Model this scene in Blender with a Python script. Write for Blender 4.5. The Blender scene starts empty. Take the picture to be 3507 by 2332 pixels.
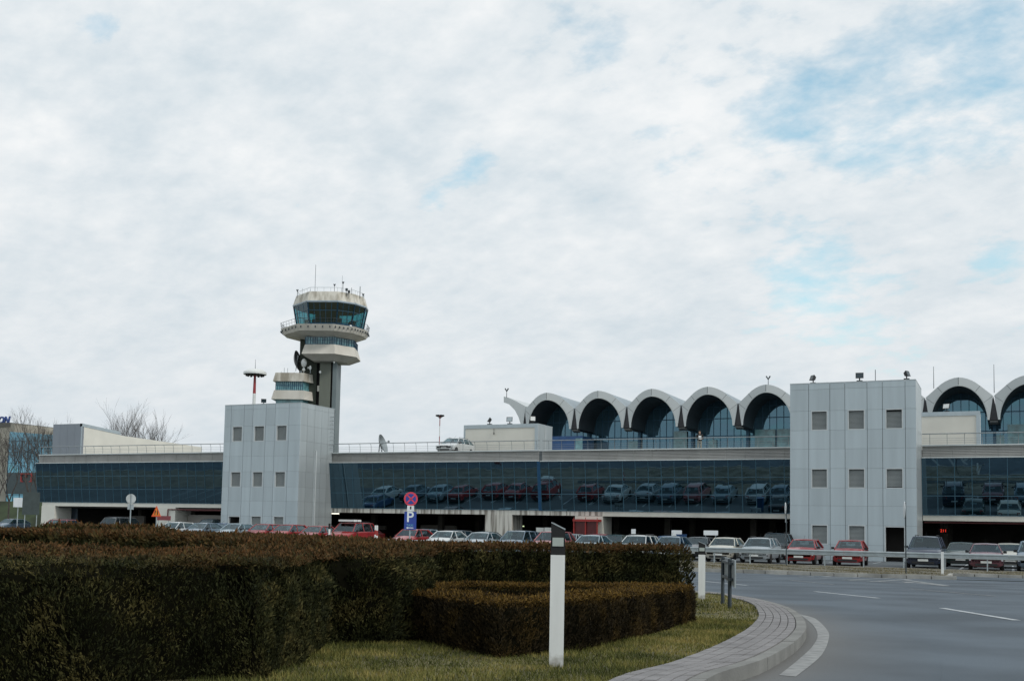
import bpy, bmesh, math, random
import numpy as np
from mathutils import Vector, Matrix, geometry
random.seed(7); RNG = np.random.default_rng(7)
S = bpy.context.scene
COL = S.collection
R = math.radians
# ------------------------------------------------------------------ camera
F, PIT, ROL, YAW, SHY, EYE = 3727.0, .0744, .0189, .4284, 364.1, 1.75
cd = bpy.data.cameras.new('camera'); cam = bpy.data.objects.new('camera', cd); COL.objects.link(cam)
cd.sensor_width = 36; cd.lens = F/3507*36; cd.shift_y = SHY/3507; cd.clip_start = .1; cd.clip_end = 6000
CM = Matrix.Rotation(YAW, 3, 'Z') @ Matrix.Rotation(math.pi/2+PIT, 3, 'X') @ Matrix.Rotation(ROL, 3, 'Z')
cam.matrix_world = Matrix.Translation((0, 0, EYE)) @ CM.to_4x4()
S.camera = cam
# ------------------------------------------------------------------ light
SUN_EL, SUN_AZ = 40, 78            # azimuth measured from the facade's outward normal (-Y) towards +X
sd = bpy.data.lights.new('sun', 'SUN'); sd.energy = 1.35; sd.angle = R(12); sd.color = (1, .95, .87)
so = bpy.data.objects.new('sun', sd); COL.objects.link(so)
sv = Vector((math.sin(R(SUN_AZ))*math.cos(R(SUN_EL)), -math.cos(R(SUN_AZ))*math.cos(R(SUN_EL)), math.sin(R(SUN_EL))))
so.rotation_euler = sv.to_track_quat('Z', 'Y').to_euler(); so.location = (30, -20, 60)
S.view_settings.view_transform = 'Standard'; S.view_settings.look = 'None'; S.view_settings.gamma = 1
S.view_settings.exposure = 0.0

def ray(x, y):
    return (CM @ Vector((x-1753.5, -(y-1166-SHY), -F))).normalized()
def PY(x, y, Y): d = ray(x, y); t = Y/d.y; return Vector((d.x*t, Y, EYE+d.z*t))
def PX(x, y, X): d = ray(x, y); t = X/d.x; return Vector((X, d.y*t, EYE+d.z*t))
SY, CY = math.sin(YAW), math.cos(YAW)
def dep(x, y): return -x*SY+y*CY
def AT(x, y, D):
    d = ray(x, y); t = D/dep(d.x, d.y); return Vector((d.x*t, d.y*t, EYE+d.z*t))
G0, GS, ZF = .90, .019, .90/.019
def g(x, y):                                  # height of the sloping island / verge
    return G0-GS*min(max(dep(x, y), -6), ZF)
def G(px, py, off=0.0):                       # photograph pixel -> point on that slope
    d = ray(px, py); k = dep(d.x, d.y)
    t = (G0+off-EYE)/(d.z+GS*k)
    if t*k > ZF or t < 0: t = (off-EYE)/d.z
    return Vector((d.x*t, d.y*t, EYE+d.z*t))
def rampz(x, y):                              # the lot rises a little towards the left end
    r = -x/max(y, 1); return .30*min(max((r-.45)/.30, 0), 1)

# ------------------------------------------------------------------ world
w = bpy.data.worlds.new('World'); S.world = w; w.use_nodes = True
nt = w.node_tree; nt.nodes.clear()
def N(t, **k):
    n = nt.nodes.new(t)
    for a, b in k.items(): setattr(n, a, b)
    return n
def L(a, b): nt.links.new(a, b)
def wm(op, a, b=None, c=None, clamp=False):
    n = N('ShaderNodeMath', operation=op); n.use_clamp = clamp
    for i, v in enumerate((a, b, c)):
        if v is None: continue
        if isinstance(v, (int, float)): n.inputs[i].default_value = v
        else: L(v, n.inputs[i])
    return n.outputs[0]
tc = N('ShaderNodeTexCoord')
nrm = N('ShaderNodeVectorMath', operation='NORMALIZE'); L(tc.outputs['Generated'], nrm.inputs[0])
sep = N('ShaderNodeSeparateXYZ'); L(nrm.outputs[0], sep.inputs[0])
zz = wm('ADD', wm('MAXIMUM', sep.outputs[2], 0.0), .34)
cmb = N('ShaderNodeCombineXYZ'); L(wm('DIVIDE', sep.outputs[0], zz), cmb.inputs[0]); L(wm('DIVIDE', sep.outputs[1], zz), cmb.inputs[1])
def wnoise(scale, detail, rough=.55, dist=0, off=(0, 0, 0)):
    mp = N('ShaderNodeMapping'); mp.inputs['Location'].default_value = off; mp.inputs['Rotation'].default_value = (0, 0, .5)
    mp.inputs['Scale'].default_value = (1, 1.25, 1)
    L(cmb.outputs[0], mp.inputs[0])
    n = N('ShaderNodeTexNoise'); n.inputs['Scale'].default_value = scale; n.inputs['Detail'].default_value = detail
    n.inputs['Roughness'].default_value = rough; n.inputs['Distortion'].default_value = dist
    L(mp.outputs[0], n.inputs['Vector']); return n.outputs[0]
nA, nB, nC = wnoise(1.9, 5, .55, .3), wnoise(7.5, 5, .55, .2, (3, 1, 0)), wnoise(21, 5, .6, .1, (7, 2, 0))
cov = wm('ADD', wm('ADD', wm('MULTIPLY', nA, .60), wm('MULTIPLY', nB, .95)), wm('MULTIPLY', nC, .55))   # mean ~ .92
for (px, py, wd, am) in ((3400, 230, .06, .19), (3440, 110, .045, .12), (2850, 310, .07, .17), (2680, 430, .045, .15), (1610, 560, .030, .40), (1480, 700, .024, .44), (1010, 700, .028, .30), (2850, 1050, .06, .30), (2700, 950, .04, .18),
                         (2300, 515, .04, .17), (330, 80, .02, .26), (3420, 900, .030, .20), (3100, 620, .03, .16), (2080, 190, .04, .16), (1650, 250, .05, .12), (3100, 200, .05, .10), (2930, 590, .025, .15),
                         (700, 300, .3, -.16), (900, 900, .3, -.16), (400, 1500, .3, -.2), (2300, 1400, .25, -.16), (3100, 1400, .2, -.09)):
    d = ray(px, py)
    dt = N('ShaderNodeVectorMath', operation='DISTANCE'); L(nrm.outputs[0], dt.inputs[0]); dt.inputs[1].default_value = d
    ga = wm('EXPONENT', wm('MULTIPLY', wm('MULTIPLY', dt.outputs['Value'], dt.outputs['Value']), -1/(wd*wd)))
    cov = wm('SUBTRACT', cov, wm('MULTIPLY', ga, am))
mr = N('ShaderNodeMapRange', interpolation_type='LINEAR'); L(cov, mr.inputs[0])
mr.inputs[1].default_value = .60; mr.inputs[2].default_value = 1.04
crm = N('ShaderNodeValToRGB'); e = crm.color_ramp.elements
e[0].position = .36; e[0].color = (.64, .73, .79, 1); e[1].position = .64; e[1].color = (.93, .95, .96, 1)
shade = wm('ADD', wm('ADD', wm('MULTIPLY', wnoise(3.6, 5, .55, .2, (9, 4, 0)), .42), wm('MULTIPLY', nB, .34)), wm('MULTIPLY', nC, .26))
L(shade, crm.inputs[0])
hz = wm('SUBTRACT', 1.0, wm('MULTIPLY', wm('MAXIMUM', sep.outputs[2], 0), 3.2), clamp=True)
hm = N('ShaderNodeMix', data_type='RGBA'); L(wm('MULTIPLY', hz, .75), hm.inputs[0]); L(crm.outputs[0], hm.inputs[6]); hm.inputs[7].default_value = (.68, .74, .785, 1)
sky = N('ShaderNodeTexSky', sky_type='NISHITA'); sky.sun_disc = False; sky.sun_elevation = R(SUN_EL)
sky.sun_rotation = math.atan2(sv.x, sv.y); sky.ozone_density = 2.0; sky.air_density = 1.2; sky.dust_density = .6
hs = N('ShaderNodeHueSaturation'); hs.inputs['Saturation'].default_value = 1.0; L(sky.outputs[0], hs.inputs['Color'])
b1 = N('ShaderNodeBackground'); tn = N('ShaderNodeMix', data_type='RGBA', blend_type='MULTIPLY'); tn.inputs[0].default_value = 1; L(hs.outputs[0], tn.inputs[6]); tn.inputs[7].default_value = (1.0, 1.40, 1.22, 1); L(tn.outputs[2], b1.inputs[0]); b1.inputs[1].default_value = .15
b2 = N('ShaderNodeBackground'); L(hm.outputs[2], b2.inputs[0]); b2.inputs[1].default_value = .98
mx = N('ShaderNodeMixShader'); L(wm('MULTIPLY_ADD', mr.outputs[0], .78, .22), mx.inputs[0]); L(b1.outputs[0], mx.inputs[1]); L(b2.outputs[0], mx.inputs[2])
wo = N('ShaderNodeOutputWorld'); L(mx.outputs[0], wo.inputs[0])

# ------------------------------------------------------------------ materials
def mat(name, col, rough=.7, metal=0, var=.12, scale=3.0, bump=0.0, bscale=40, spec=.5, col2=None, emit=None, coat=0, thresh=(.35, .65), stretch=(1, 1, 1), detail=6):
    m = bpy.data.materials.new(name); m.use_nodes = True; t = m.node_tree; p = t.nodes['Principled BSDF']
    p.inputs['Roughness'].default_value = rough; p.inputs['Metallic'].default_value = metal
    p.inputs['Specular IOR Level'].default_value = spec; p.inputs['Coat Weight'].default_value = coat; p.inputs['Coat Roughness'].default_value = .04
    tcn = t.nodes.new('ShaderNodeTexCoord'); mp = t.nodes.new('ShaderNodeMapping'); mp.inputs['Scale'].default_value = stretch
    t.links.new(tcn.outputs['Object'], mp.inputs[0])
    n = t.nodes.new('ShaderNodeTexNoise'); n.inputs['Scale'].default_value = scale; n.inputs['Detail'].default_value = detail
    t.links.new(mp.outputs[0], n.inputs['Vector'])
    r = t.nodes.new('ShaderNodeValToRGB'); t.links.new(n.outputs[0], r.inputs[0])
    c2 = col2 if col2 else tuple(min(1, c*(1+var)) for c in col)
    c1 = col if col2 else tuple(c*(1-var) for c in col)
    r.color_ramp.elements[0].position = thresh[0]; r.color_ramp.elements[1].position = thresh[1]
    r.color_ramp.elements[0].color = (*c1, 1); r.color_ramp.elements[1].color = (*c2, 1)
    t.links.new(r.outputs[0], p.inputs['Base Color'])
    if bump:
        b = t.nodes.new('ShaderNodeTexNoise'); b.inputs['Scale'].default_value = bscale; b.inputs['Detail'].default_value = 4
        t.links.new(mp.outputs[0], b.inputs['Vector'])
        bn = t.nodes.new('ShaderNodeBump'); bn.inputs['Strength'].default_value = bump; bn.inputs['Distance'].default_value = .02
        t.links.new(b.outputs[0], bn.inputs['Height']); t.links.new(bn.outputs[0], p.inputs['Normal'])
    if emit:
        p.inputs['Emission Color'].default_value = (*emit[:3], 1); p.inputs['Emission Strength'].default_value = emit[3]
    return m
def glassmat(name, tint, base, wav=.004, mixf=.75, rough=.0, wscale=.6):
    """dark solar glass: a tinted mirror over a dark body, with slightly wavy panes"""
    m = bpy.data.materials.new(name); m.use_nodes = True; t = m.node_tree; t.nodes.clear()
    o = t.nodes.new('ShaderNodeOutputMaterial'); g1 = t.nodes.new('ShaderNodeBsdfGlossy'); g1.inputs['Color'].default_value = (*tint, 1); g1.inputs['Roughness'].default_value = rough
    df = t.nodes.new('ShaderNodeBsdfDiffuse'); df.inputs['Color'].default_value = (*base, 1)
    mxx = t.nodes.new('ShaderNodeMixShader'); mxx.inputs[0].default_value = mixf
    t.links.new(df.outputs[0], mxx.inputs[1]); t.links.new(g1.outputs[0], mxx.inputs[2]); t.links.new(mxx.outputs[0], o.inputs[0])
    tcn = t.nodes.new('ShaderNodeTexCoord'); n = t.nodes.new('ShaderNodeTexNoise'); n.inputs['Scale'].default_value = wscale; n.inputs['Detail'].default_value = 2
    t.links.new(tcn.outputs['Object'], n.inputs['Vector'])
    bn = t.nodes.new('ShaderNodeBump'); bn.inputs['Strength'].default_value = 1; bn.inputs['Distance'].default_value = wav
    t.links.new(n.outputs[0], bn.inputs['Height']); t.links.new(bn.outputs[0], g1.inputs['Normal'])
    return m
def seeglass(name, tint, refl=.25):
    m = bpy.data.materials.new(name); m.use_nodes = True; t = m.node_tree; t.nodes.clear()
    o = t.nodes.new('ShaderNodeOutputMaterial'); g1 = t.nodes.new('ShaderNodeBsdfGlossy'); g1.inputs['Color'].default_value = (.7, .85, .9, 1); g1.inputs['Roughness'].default_value = .02
    tr = t.nodes.new('ShaderNodeBsdfTransparent'); tr.inputs['Color'].default_value = (*tint, 1)
    mxx = t.nodes.new('ShaderNodeMixShader'); mxx.inputs[0].default_value = refl
    t.links.new(tr.outputs[0], mxx.inputs[1]); t.links.new(g1.outputs[0], mxx.inputs[2]); t.links.new(mxx.outputs[0], o.inputs[0])
    return m
M = {}
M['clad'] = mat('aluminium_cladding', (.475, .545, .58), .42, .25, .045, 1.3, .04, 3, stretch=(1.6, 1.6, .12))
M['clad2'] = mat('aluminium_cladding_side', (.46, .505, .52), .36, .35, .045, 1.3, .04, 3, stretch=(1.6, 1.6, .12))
for k_ in ('clad', 'clad2', 'paver', 'kerb') if 0 else ('clad', 'clad2'):
    t_ = M[k_].node_tree; bs = t_.nodes['Principled BSDF']; sc_ = bs.inputs['Base Color'].links[0].from_socket; ge = t_.nodes.new('ShaderNodeNewGeometry')
    h_ = t_.nodes.new('ShaderNodeHueSaturation'); mp_ = t_.nodes.new('ShaderNodeMapRange'); mp_.inputs[3].default_value = .94; mp_.inputs[4].default_value = 1.05
    t_.links.new(ge.outputs['Random Per Island'], mp_.inputs[0]); t_.links.new(mp_.outputs[0], h_.inputs['Value']); t_.links.new(sc_, h_.inputs['Color']); t_.links.new(h_.outputs[0], bs.inputs['Base Color'])
M['seam'] = mat('panel_joint', (.12, .135, .14), .9, 0, .1)
M['frame'] = mat('window_reveal', (.56, .60, .61), .5, .1, .05)
M['slat'] = mat('shutter_slats', (.27, .295, .295), .6, .1, .04, 1)
M['dark'] = mat('dark_void', (.012, .012, .013), .9, 0, .1)
M['band'] = mat('parapet_louvre', (.40, .40, .385), .55, .2, .10, .6, .03, 5)
M['coping'] = mat('coping_metal', (.60, .64, .64), .4, .3, .08, .5)
M['concrete'] = mat('pale_concrete', (.66, .64, .57), .85, 0, .10, .9, .15, 20)
M['stained'] = mat('stained_concrete', (.24, .22, .19), .9, 0, .2, 2.2, .2, 20, col2=(.66, .64, .58), thresh=(.38, .54), stretch=(1.8, 1.8, .10))
M['tower_conc'] = mat('weathered_tower_concrete', (.36, .33, .27), .9, 0, .2, .8, .2, 8, col2=(.68, .65, .58), thresh=(.38, .56), stretch=(1, 1, .3))
M['tower_pale'] = mat('pale_tower_concrete', (.60, .57, .51), .88, 0, .10, .6, .15, 8, col2=(.72, .69, .63), stretch=(1, 1, .3))
M['tower_dark'] = mat('dark_tower_shaft', (.055, .065, .052), .9, 0, .25, .25, .2, 5)
M['tower_mid'] = mat('grey_tower_shaft', (.15, .165, .14), .85, 0, .2, .25, .2, 5, stretch=(1, 1, .3))
M['tower_side'] = mat('blue_grey_shaft_edge', (.17, .21, .22), .6, .1, .1, .3)
M['cream'] = mat('cream_render', (.78, .765, .69), .85, 0, .05, .5, .1, 20)
M['asphalt'] = mat('asphalt', (.090, .112, .134), .85, 0, .22, .45, .35, 90, spec=.3, detail=10)
M['asphalt_lot'] = mat('lot_asphalt', (.11, .125, .135), .85, 0, .15, .3, .2, 120, spec=.35)
M['paint'] = mat('road_paint', (.42, .45, .47), .7, 0, .2, 5)
M['oldpaint'] = mat('worn_road_paint', (.13, .145, .155), .8, 0, .25, 4, col2=(.30, .31, .31))
M['kerb'] = mat('kerb_concrete', (.195, .195, .185), .9, 0, .15, 2.5, .25, 40)
M['kerb_far'] = mat('weathered_kerb', (.34, .335, .31), .9, 0, .25, 1.5, .25, 40)
M['paver'] = mat('grey_pavers', (.21, .203, .205), .9, 0, .16, 3.5, .3, 60)
M['joint'] = mat('paver_joint', (.06, .06, .055), .95, 0, .2)
M['soil'] = mat('lawn_soil', (.075, .072, .035), .95, 0, .35, 1.5, .3, 30, col2=(.16, .14, .055))
M['ground'] = mat('dry_field', (.10, .10, .05), .95, 0, .3, .05, 0, 30, col2=(.17, .15, .08))
M['bank'] = mat('grass_bank', (.03, .045, .018), .95, 0, .4, .4, .3, 10)
M['white'] = mat('white_plastic', (.76, .78, .77), .45, 0, .06, 3)
M['black'] = mat('black_plastic', (.012, .013, .014), .8, 0, .2)
M['reflector'] = mat('grey_reflector', (.42, .47, .44), .3, .2, .05, 20)
M['steel'] = mat('galvanised_steel', (.42, .47, .49), .38, .65, .10, 2.5)
M['steel_dark'] = mat('dark_steel', (.06, .075, .085), .5, .5, .15, 3)
M['railm'] = mat('railing_metal', (.30, .33, .34), .38, .6, .10, 3)
M['rubber'] = mat('tyre_rubber', (.015, .015, .016), .9, 0, .2)
M['rim'] = mat('wheel_rim', (.45, .46, .48), .35, .7, .1)
M['carglass'] = mat('car_glass', (.014, .032, .042), .06, 0, .1, spec=.7)
def carglass():
    m = bpy.data.materials.new('car_glass'); m.use_nodes = True; t = m.node_tree; t.nodes.clear()
    o = t.nodes.new('ShaderNodeOutputMaterial'); g1 = t.nodes.new('ShaderNodeBsdfGlossy'); g1.inputs['Color'].default_value = (.75, .92, 1, 1); g1.inputs['Roughness'].default_value = .03
    tr = t.nodes.new('ShaderNodeBsdfTransparent'); tr.inputs['Color'].default_value = (.42, .52, .54, 1)
    fr = t.nodes.new('ShaderNodeLayerWeight'); fr.inputs['Blend'].default_value = .5; pw_ = t.nodes.new('ShaderNodeMath'); pw_.operation = 'POWER'; t.links.new(fr.outputs['Facing'], pw_.inputs[0]); pw_.inputs[1].default_value = 3.5; ma_ = t.nodes.new('ShaderNodeMath'); ma_.operation = 'MULTIPLY_ADD'; t.links.new(pw_.outputs[0], ma_.inputs[0]); ma_.inputs[1].default_value = .6; ma_.inputs[2].default_value = .07; mxx = t.nodes.new('ShaderNodeMixShader'); t.links.new(ma_.outputs[0], mxx.inputs[0])
    t.links.new(tr.outputs[0], mxx.inputs[1]); t.links.new(g1.outputs[0], mxx.inputs[2]); t.links.new(mxx.outputs[0], o.inputs[0]); return m
M['cglass'] = carglass()
M['seat'] = mat('seat_fabric', (.02, .021, .024), .9, 0, .2)
M['lamp'] = mat('headlamp', (.55, .58, .60), .12, .3, .1, spec=1, coat=.8)
M['tail'] = mat('tail_lamp', (.38, .012, .01), .2, 0, .1, coat=.7)
M['plate'] = mat('number_plate', (.72, .74, .72), .5, 0, .05)
M['blueplate'] = mat('blue_band', (.03, .08, .35), .5)
M['trim'] = mat('black_trim', (.02, .021, .023), .6, 0, .2)
M['bark'] = mat('tree_bark', (.085, .075, .065), .95, 0, .25, 3, .3, 30)
M['twig'] = mat('twig_bark', (.075, .067, .062), .95, 0, .2, 3)
M['red'] = mat('red_paint', (.33, .03, .025), .45, 0, .12, 3)
M['redpipe'] = mat('red_pipe', (.13, .035, .035), .5, 0, .15, 3)
M['signred'] = mat('sign_red', (.62, .05, .09), .4, 0, .1)
M['signblue'] = mat('sign_blue', (.02, .055, .30), .4, 0, .06)
M['signpurple'] = mat('sign_centre', (.30, .10, .42), .4, 0, .1)
M['signwhite'] = mat('sign_white', (.72, .76, .78), .4, 0, .05)
M['orange'] = mat('sign_orange', (.85, .26, .03), .4, 0, .06)
M['maroon'] = mat('maroon_board', (.20, .05, .06), .6, 0, .1)
M['lettblue'] = mat('blue_letters', (.03, .07, .25), .5)
M['skin'] = mat('skin', (.42, .27, .20), .6)
M['coat'] = mat('dark_coat', (.016, .015, .015), .8, 0, .3)
M['trousers'] = mat('pale_trousers', (.30, .30, .25), .8)
M['hair'] = mat('dark_hair', (.03, .022, .016), .8)
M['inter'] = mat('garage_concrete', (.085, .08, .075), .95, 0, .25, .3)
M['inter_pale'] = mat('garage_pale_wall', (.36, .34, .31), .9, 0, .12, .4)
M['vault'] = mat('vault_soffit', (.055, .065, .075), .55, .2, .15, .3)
M['vaultroof'] = mat('vault_roof', (.30, .35, .38), .5, .3, .1, .2)
M['fascia'] = mat('arch_fascia', (.56, .59, .595), .38, .3, .05, .15, .03, 1.5)
M['bluemetal'] = mat('blue_window_frame', (.02, .085, .15), .35, .3, .15, 1)
M['bluepanel'] = mat('blue_panel', (.025, .09, .24), .3, .1, .15, 1)
M['fglass'] = glassmat('facade_glass', (.125, .205, .262), (.004, .018, .026), .0045, .78, 0, .45)
M['fmull'] = mat('facade_mullion', (.05, .13, .185), .4, .1, .1)
M['tglass'] = glassmat('terminal_glass', (.20, .35, .44), (.05, .12, .175), .01, .42, .02, .2)
M['bglass'] = glassmat('blue_mirror_glass', (.22, .45, .56), (.02, .08, .12), .05, .8, .02, .12)
M['cabglass'] = seeglass('cab_glass', (.17, .46, .50), .13)
M['teal'] = mat('teal_window', (.035, .14, .18), .15, 0, .35, 1.2, spec=.9)
M['tealp'] = mat('pale_teal_window', (.15, .34, .38), .2, 0, .3, 1.2, spec=.8)
M['litwhite'] = mat('fluorescent_tube', (.9, .9, .8), .5, emit=(1, .95, .8, 1.6))
M['litgreen'] = mat('greenish_tube', (.8, .9, .6), .5, emit=(.8, 1, .55, .9))
M['ledred'] = mat('red_led', (.5, .02, .01), .5, emit=(1, .06, .03, 1.0))
M['bark_tip'] = M['twig']
M['incol'] = mat('inner_column_concrete', (.16, .15, .13), .9)
M['mastred'] = mat('mast_red', (.34, .035, .04), .5)
def dirty(m, h):
    t = m.node_tree; bs = t.nodes['Principled BSDF']; sc_ = bs.inputs['Base Color'].links[0].from_socket
    tc_ = t.nodes.new('ShaderNodeTexCoord'); sp = t.nodes.new('ShaderNodeSeparateXYZ'); t.links.new(tc_.outputs['Object'], sp.inputs[0])
    nz = t.nodes.new('ShaderNodeTexNoise'); nz.inputs['Scale'].default_value = 22; nz.inputs['Detail'].default_value = 5; t.links.new(tc_.outputs['Object'], nz.inputs['Vector'])
    a = t.nodes.new('ShaderNodeMath'); a.operation = 'MULTIPLY_ADD'; t.links.new(nz.outputs[0], a.inputs[0]); a.inputs[1].default_value = h*2.2; t.links.new(sp.outputs[2], a.inputs[2])
    r = t.nodes.new('ShaderNodeMapRange'); t.links.new(a.outputs[0], r.inputs[0]); r.inputs[1].default_value = h*1.0; r.inputs[2].default_value = h*2.3; r.inputs[3].default_value = .75; r.inputs[4].default_value = 0
    mi = t.nodes.new('ShaderNodeMix'); mi.data_type = 'RGBA'; t.links.new(r.outputs[0], mi.inputs[0]); t.links.new(sc_, mi.inputs[6]); mi.inputs[7].default_value = (.16, .14, .10, 1); t.links.new(mi.outputs[2], bs.inputs['Base Color'])
M['postwhite'] = mat('post_white', (.74, .76, .75), .5, 0, .08, 7, stretch=(1, 1, .2)); dirty(M['postwhite'], .09)
def carpaint(n, c): return mat('car_paint_'+n, c, .28, .25, .04, 1.5, coat=.8)

# ------------------------------------------------------------------ mesh builder
class MB:
    def __init__(s): s.v = []; s.f = []; s.m = []; s.cur = 0
    def add(s, vs, fs):
        b = len(s.v); s.v += [tuple(q) for q in vs]; s.f += [tuple(b+i for i in f) for f in fs]; s.m += [s.cur]*len(fs)
    def box(s, x0, x1, y0, y1, z0, z1):
        s.add([(x0, y0, z0), (x1, y0, z0), (x1, y1, z0), (x0, y1, z0), (x0, y0, z1), (x1, y0, z1), (x1, y1, z1), (x0, y1, z1)],
              [(0, 3, 2, 1), (4, 5, 6, 7), (0, 1, 5, 4), (1, 2, 6, 5), (2, 3, 7, 6), (3, 0, 4, 7)])
    def quad(s, *p): s.add(p, [tuple(range(len(p)))])
    def hexa(s, a, b):   # two quads joined
        n = len(a); s.add(list(a)+list(b), [tuple(range(n))[::-1], tuple(range(n, 2*n))]+[(i, (i+1) % n, n+(i+1) % n, n+i) for i in range(n)])
    def tube(s, p0, p1, r0, r1=None, n=8, cap=True):
        r1 = r0 if r1 is None else r1; p0 = Vector(p0); p1 = Vector(p1); d = (p1-p0)
        if d.length < 1e-6: return
        d.normalize(); a = d.orthogonal().normalized(); b = d.cross(a); vs = []
        for p, r in ((p0, r0), (p1, r1)):
            for i in range(n):
                t = 2*math.pi*i/n; vs.append(p+a*(r*math.cos(t))+b*(r*math.sin(t)))
        fs = [(i, (i+1) % n, n+(i+1) % n, n+i) for i in range(n)]
        if cap: fs += [tuple(range(n))[::-1], tuple(range(n, 2*n))]
        s.add(vs, fs)
    def path(s, pts, r, n=6):
        for a, b in zip(pts, pts[1:]): s.tube(a, b, r, r, n)
    def lathe(s, c, prof, n=20, axis='Z'):
        vs = []
        for (r, z) in prof:
            for i in range(n):
                t = 2*math.pi*i/n; q = (r*math.cos(t), r*math.sin(t), z)
                if axis == 'Y': q = (q[0], q[2], q[1])
                if axis == 'X': q = (q[2], q[0], q[1])
                vs.append((c[0]+q[0], c[1]+q[1], c[2]+q[2]))
        fs = []
        for k in range(len(prof)-1):
            for i in range(n): fs.append((k*n+i, k*n+(i+1) % n, (k+1)*n+(i+1) % n, (k+1)*n+i))
        s.add(vs, fs); s.add(vs[:n], [tuple(range(n))[::-1]]); s.add(vs[-n:], [tuple(range(n))])
    def loft(s, secs, closed=True, cap=True):
        n = len(secs[0]); vs = [q for sc in secs for q in sc]; fs = []
        for k in range(len(secs)-1):
            for i in range(n if closed else n-1): fs.append((k*n+i, k*n+(i+1) % n, (k+1)*n+(i+1) % n, (k+1)*n+i))
        if cap: fs += [tuple(range(n))[::-1], tuple(range((len(secs)-1)*n, len(secs)*n))]
        s.add(vs, fs)
    def prism(s, poly, y0, y1):   # polygon of (x,z) extruded in Y
        s.hexa([(x, y0, z) for x, z in poly], [(x, y1, z) for x, z in poly])
    def build(s, name, mats, parent=None, smooth=None, loc=None, normals=True):
        me = bpy.data.meshes.new(name); me.from_pydata(s.v, [], s.f)
        if not isinstance(mats, (list, tuple)): mats = [mats]
        for m in mats: me.materials.append(m)
        if len(mats) > 1: me.polygons.foreach_set('material_index', s.m)
        if normals:
            bm = bmesh.new(); bm.from_mesh(me); bmesh.ops.recalc_face_normals(bm, faces=bm.faces); bm.to_mesh(me); bm.free()
        if smooth is not None:
            me.polygons.foreach_set('use_smooth', [True]*len(me.polygons)); me.set_sharp_from_angle(angle=R(smooth))
        me.update()
        o = bpy.data.objects.new(name, me); COL.objects.link(o)
        if loc: o.location = loc
        if parent:
            o.parent = parent
        return o
def tag(o, label=None, cat=None, group=None, kind=None):
    for k, v in (('label', label), ('category', cat), ('group', group), ('kind', kind)):
        if v: o[k] = v
    return o
def empty(name, loc, label, cat, group=None, rz=0):
    o = bpy.data.objects.new(name, None); COL.objects.link(o); o.location = loc; o.rotation_euler = (0, 0, rz); o.empty_display_size = .2
    return tag(o, label, cat, group)
def local(mb, origin):    # shift world-space builder coordinates to a thing's own origin
    mb.v = [(a-origin[0], b-origin[1], c-origin[2]) for a, b, c in mb.v]; return mb
def copy_tree(o, parent=None):
    c = o.copy(); COL.objects.link(c)
    if parent: c.parent = parent
    for ch in list(KIDS(o)): copy_tree(ch, c)
    return c
def KIDS(o): return [q for q in COL.objects if q.parent == o]
def text(s_, size, mat_, parent, loc, rot, ext=.004, name='lettering', shear=0, bold=0):
    cu = bpy.data.curves.new(name, 'FONT'); cu.body = s_; cu.size = size; cu.extrude = ext; cu.align_x = 'CENTER'; cu.align_y = 'CENTER'; cu.shear = shear; cu.offset = bold
    tmp = bpy.data.objects.new(name, cu); COL.objects.link(tmp); bpy.context.view_layer.update()
    me = bpy.data.meshes.new_from_object(tmp.evaluated_get(bpy.context.evaluated_depsgraph_get())); bpy.data.objects.remove(tmp)
    me.materials.clear(); me.materials.append(mat_)
    o = bpy.data.objects.new(name, me); COL.objects.link(o); o.parent = parent; o.location = loc; o.rotation_euler = rot
    return o
UP = (R(90), 0, 0)

# ------------------------------------------------------------------ ground, road, lot
def sheet(name, xs, ys, zf, m, kind='structure', mask=None):
    nx, ny = len(xs), len(ys); vs = [(x, y, zf(x, y)) for y in ys for x in xs]
    fs = [(j*nx+i, j*nx+i+1, (j+1)*nx+i+1, (j+1)*nx+i) for j in range(ny-1) for i in range(nx-1) if not mask or mask((xs[i]+xs[i+1])/2, (ys[j]+ys[j+1])/2)]
    b = MB(); b.add(vs, fs); o = b.build(name, m, normals=False); return tag(o, kind=kind)
far = [-2500, -900, -400, -200]
sheet('ground', far+list(range(-160, 121, 8))+[200, 500, 1200, 2500], [-2500, -700, -200]+list(range(-120, 161, 8))+[250, 500, 1200, 3500],
      lambda x, y: min(g(x, y), 1.0)-.40, M['ground'])
KY = 49.7
sheet('road', [-190+2.5*i for i in range(115)], [-40+KY/20*i*.9 for i in range(0, 40)]+[KY-.02], lambda x, y: g(x, y)-.09, M['asphalt'])
XR = PY(3240, 1966, KY).x        # where the kerb ends and the side road opens
sheet('side_road', [XR+.0+2*i for i in range(50)], [KY, KY+1.2, KY+2.4, KY+3.6, KY+4.8], lambda x, y: g(x, y)-.07, M['asphalt'])
sheet('parking_lot', [-190+3*i for i in range(96)], [61+2.75*i for i in range(40)], lambda x, y: g(x, y)+rampz(x, y), M['asphalt_lot'])
def verge_mask(x, y): return not (x > XR and y < KY+4.8)
sheet('verge', [-190+2.5*i for i in range(76)]+[XR, XR+.3]+[XR+2*i for i in range(1, 50)], [KY+.15, KY+4.95, 56, 58, 60, 62.2], lambda x, y: g(x, y)+.03+(rampz(x, y) if y > 60 else 0), mat('verge_soil', (.10, .095, .075), .95, 0, .3, .8, .3, 20, col2=(.21, .195, .16)), mask=verge_mask)
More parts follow.
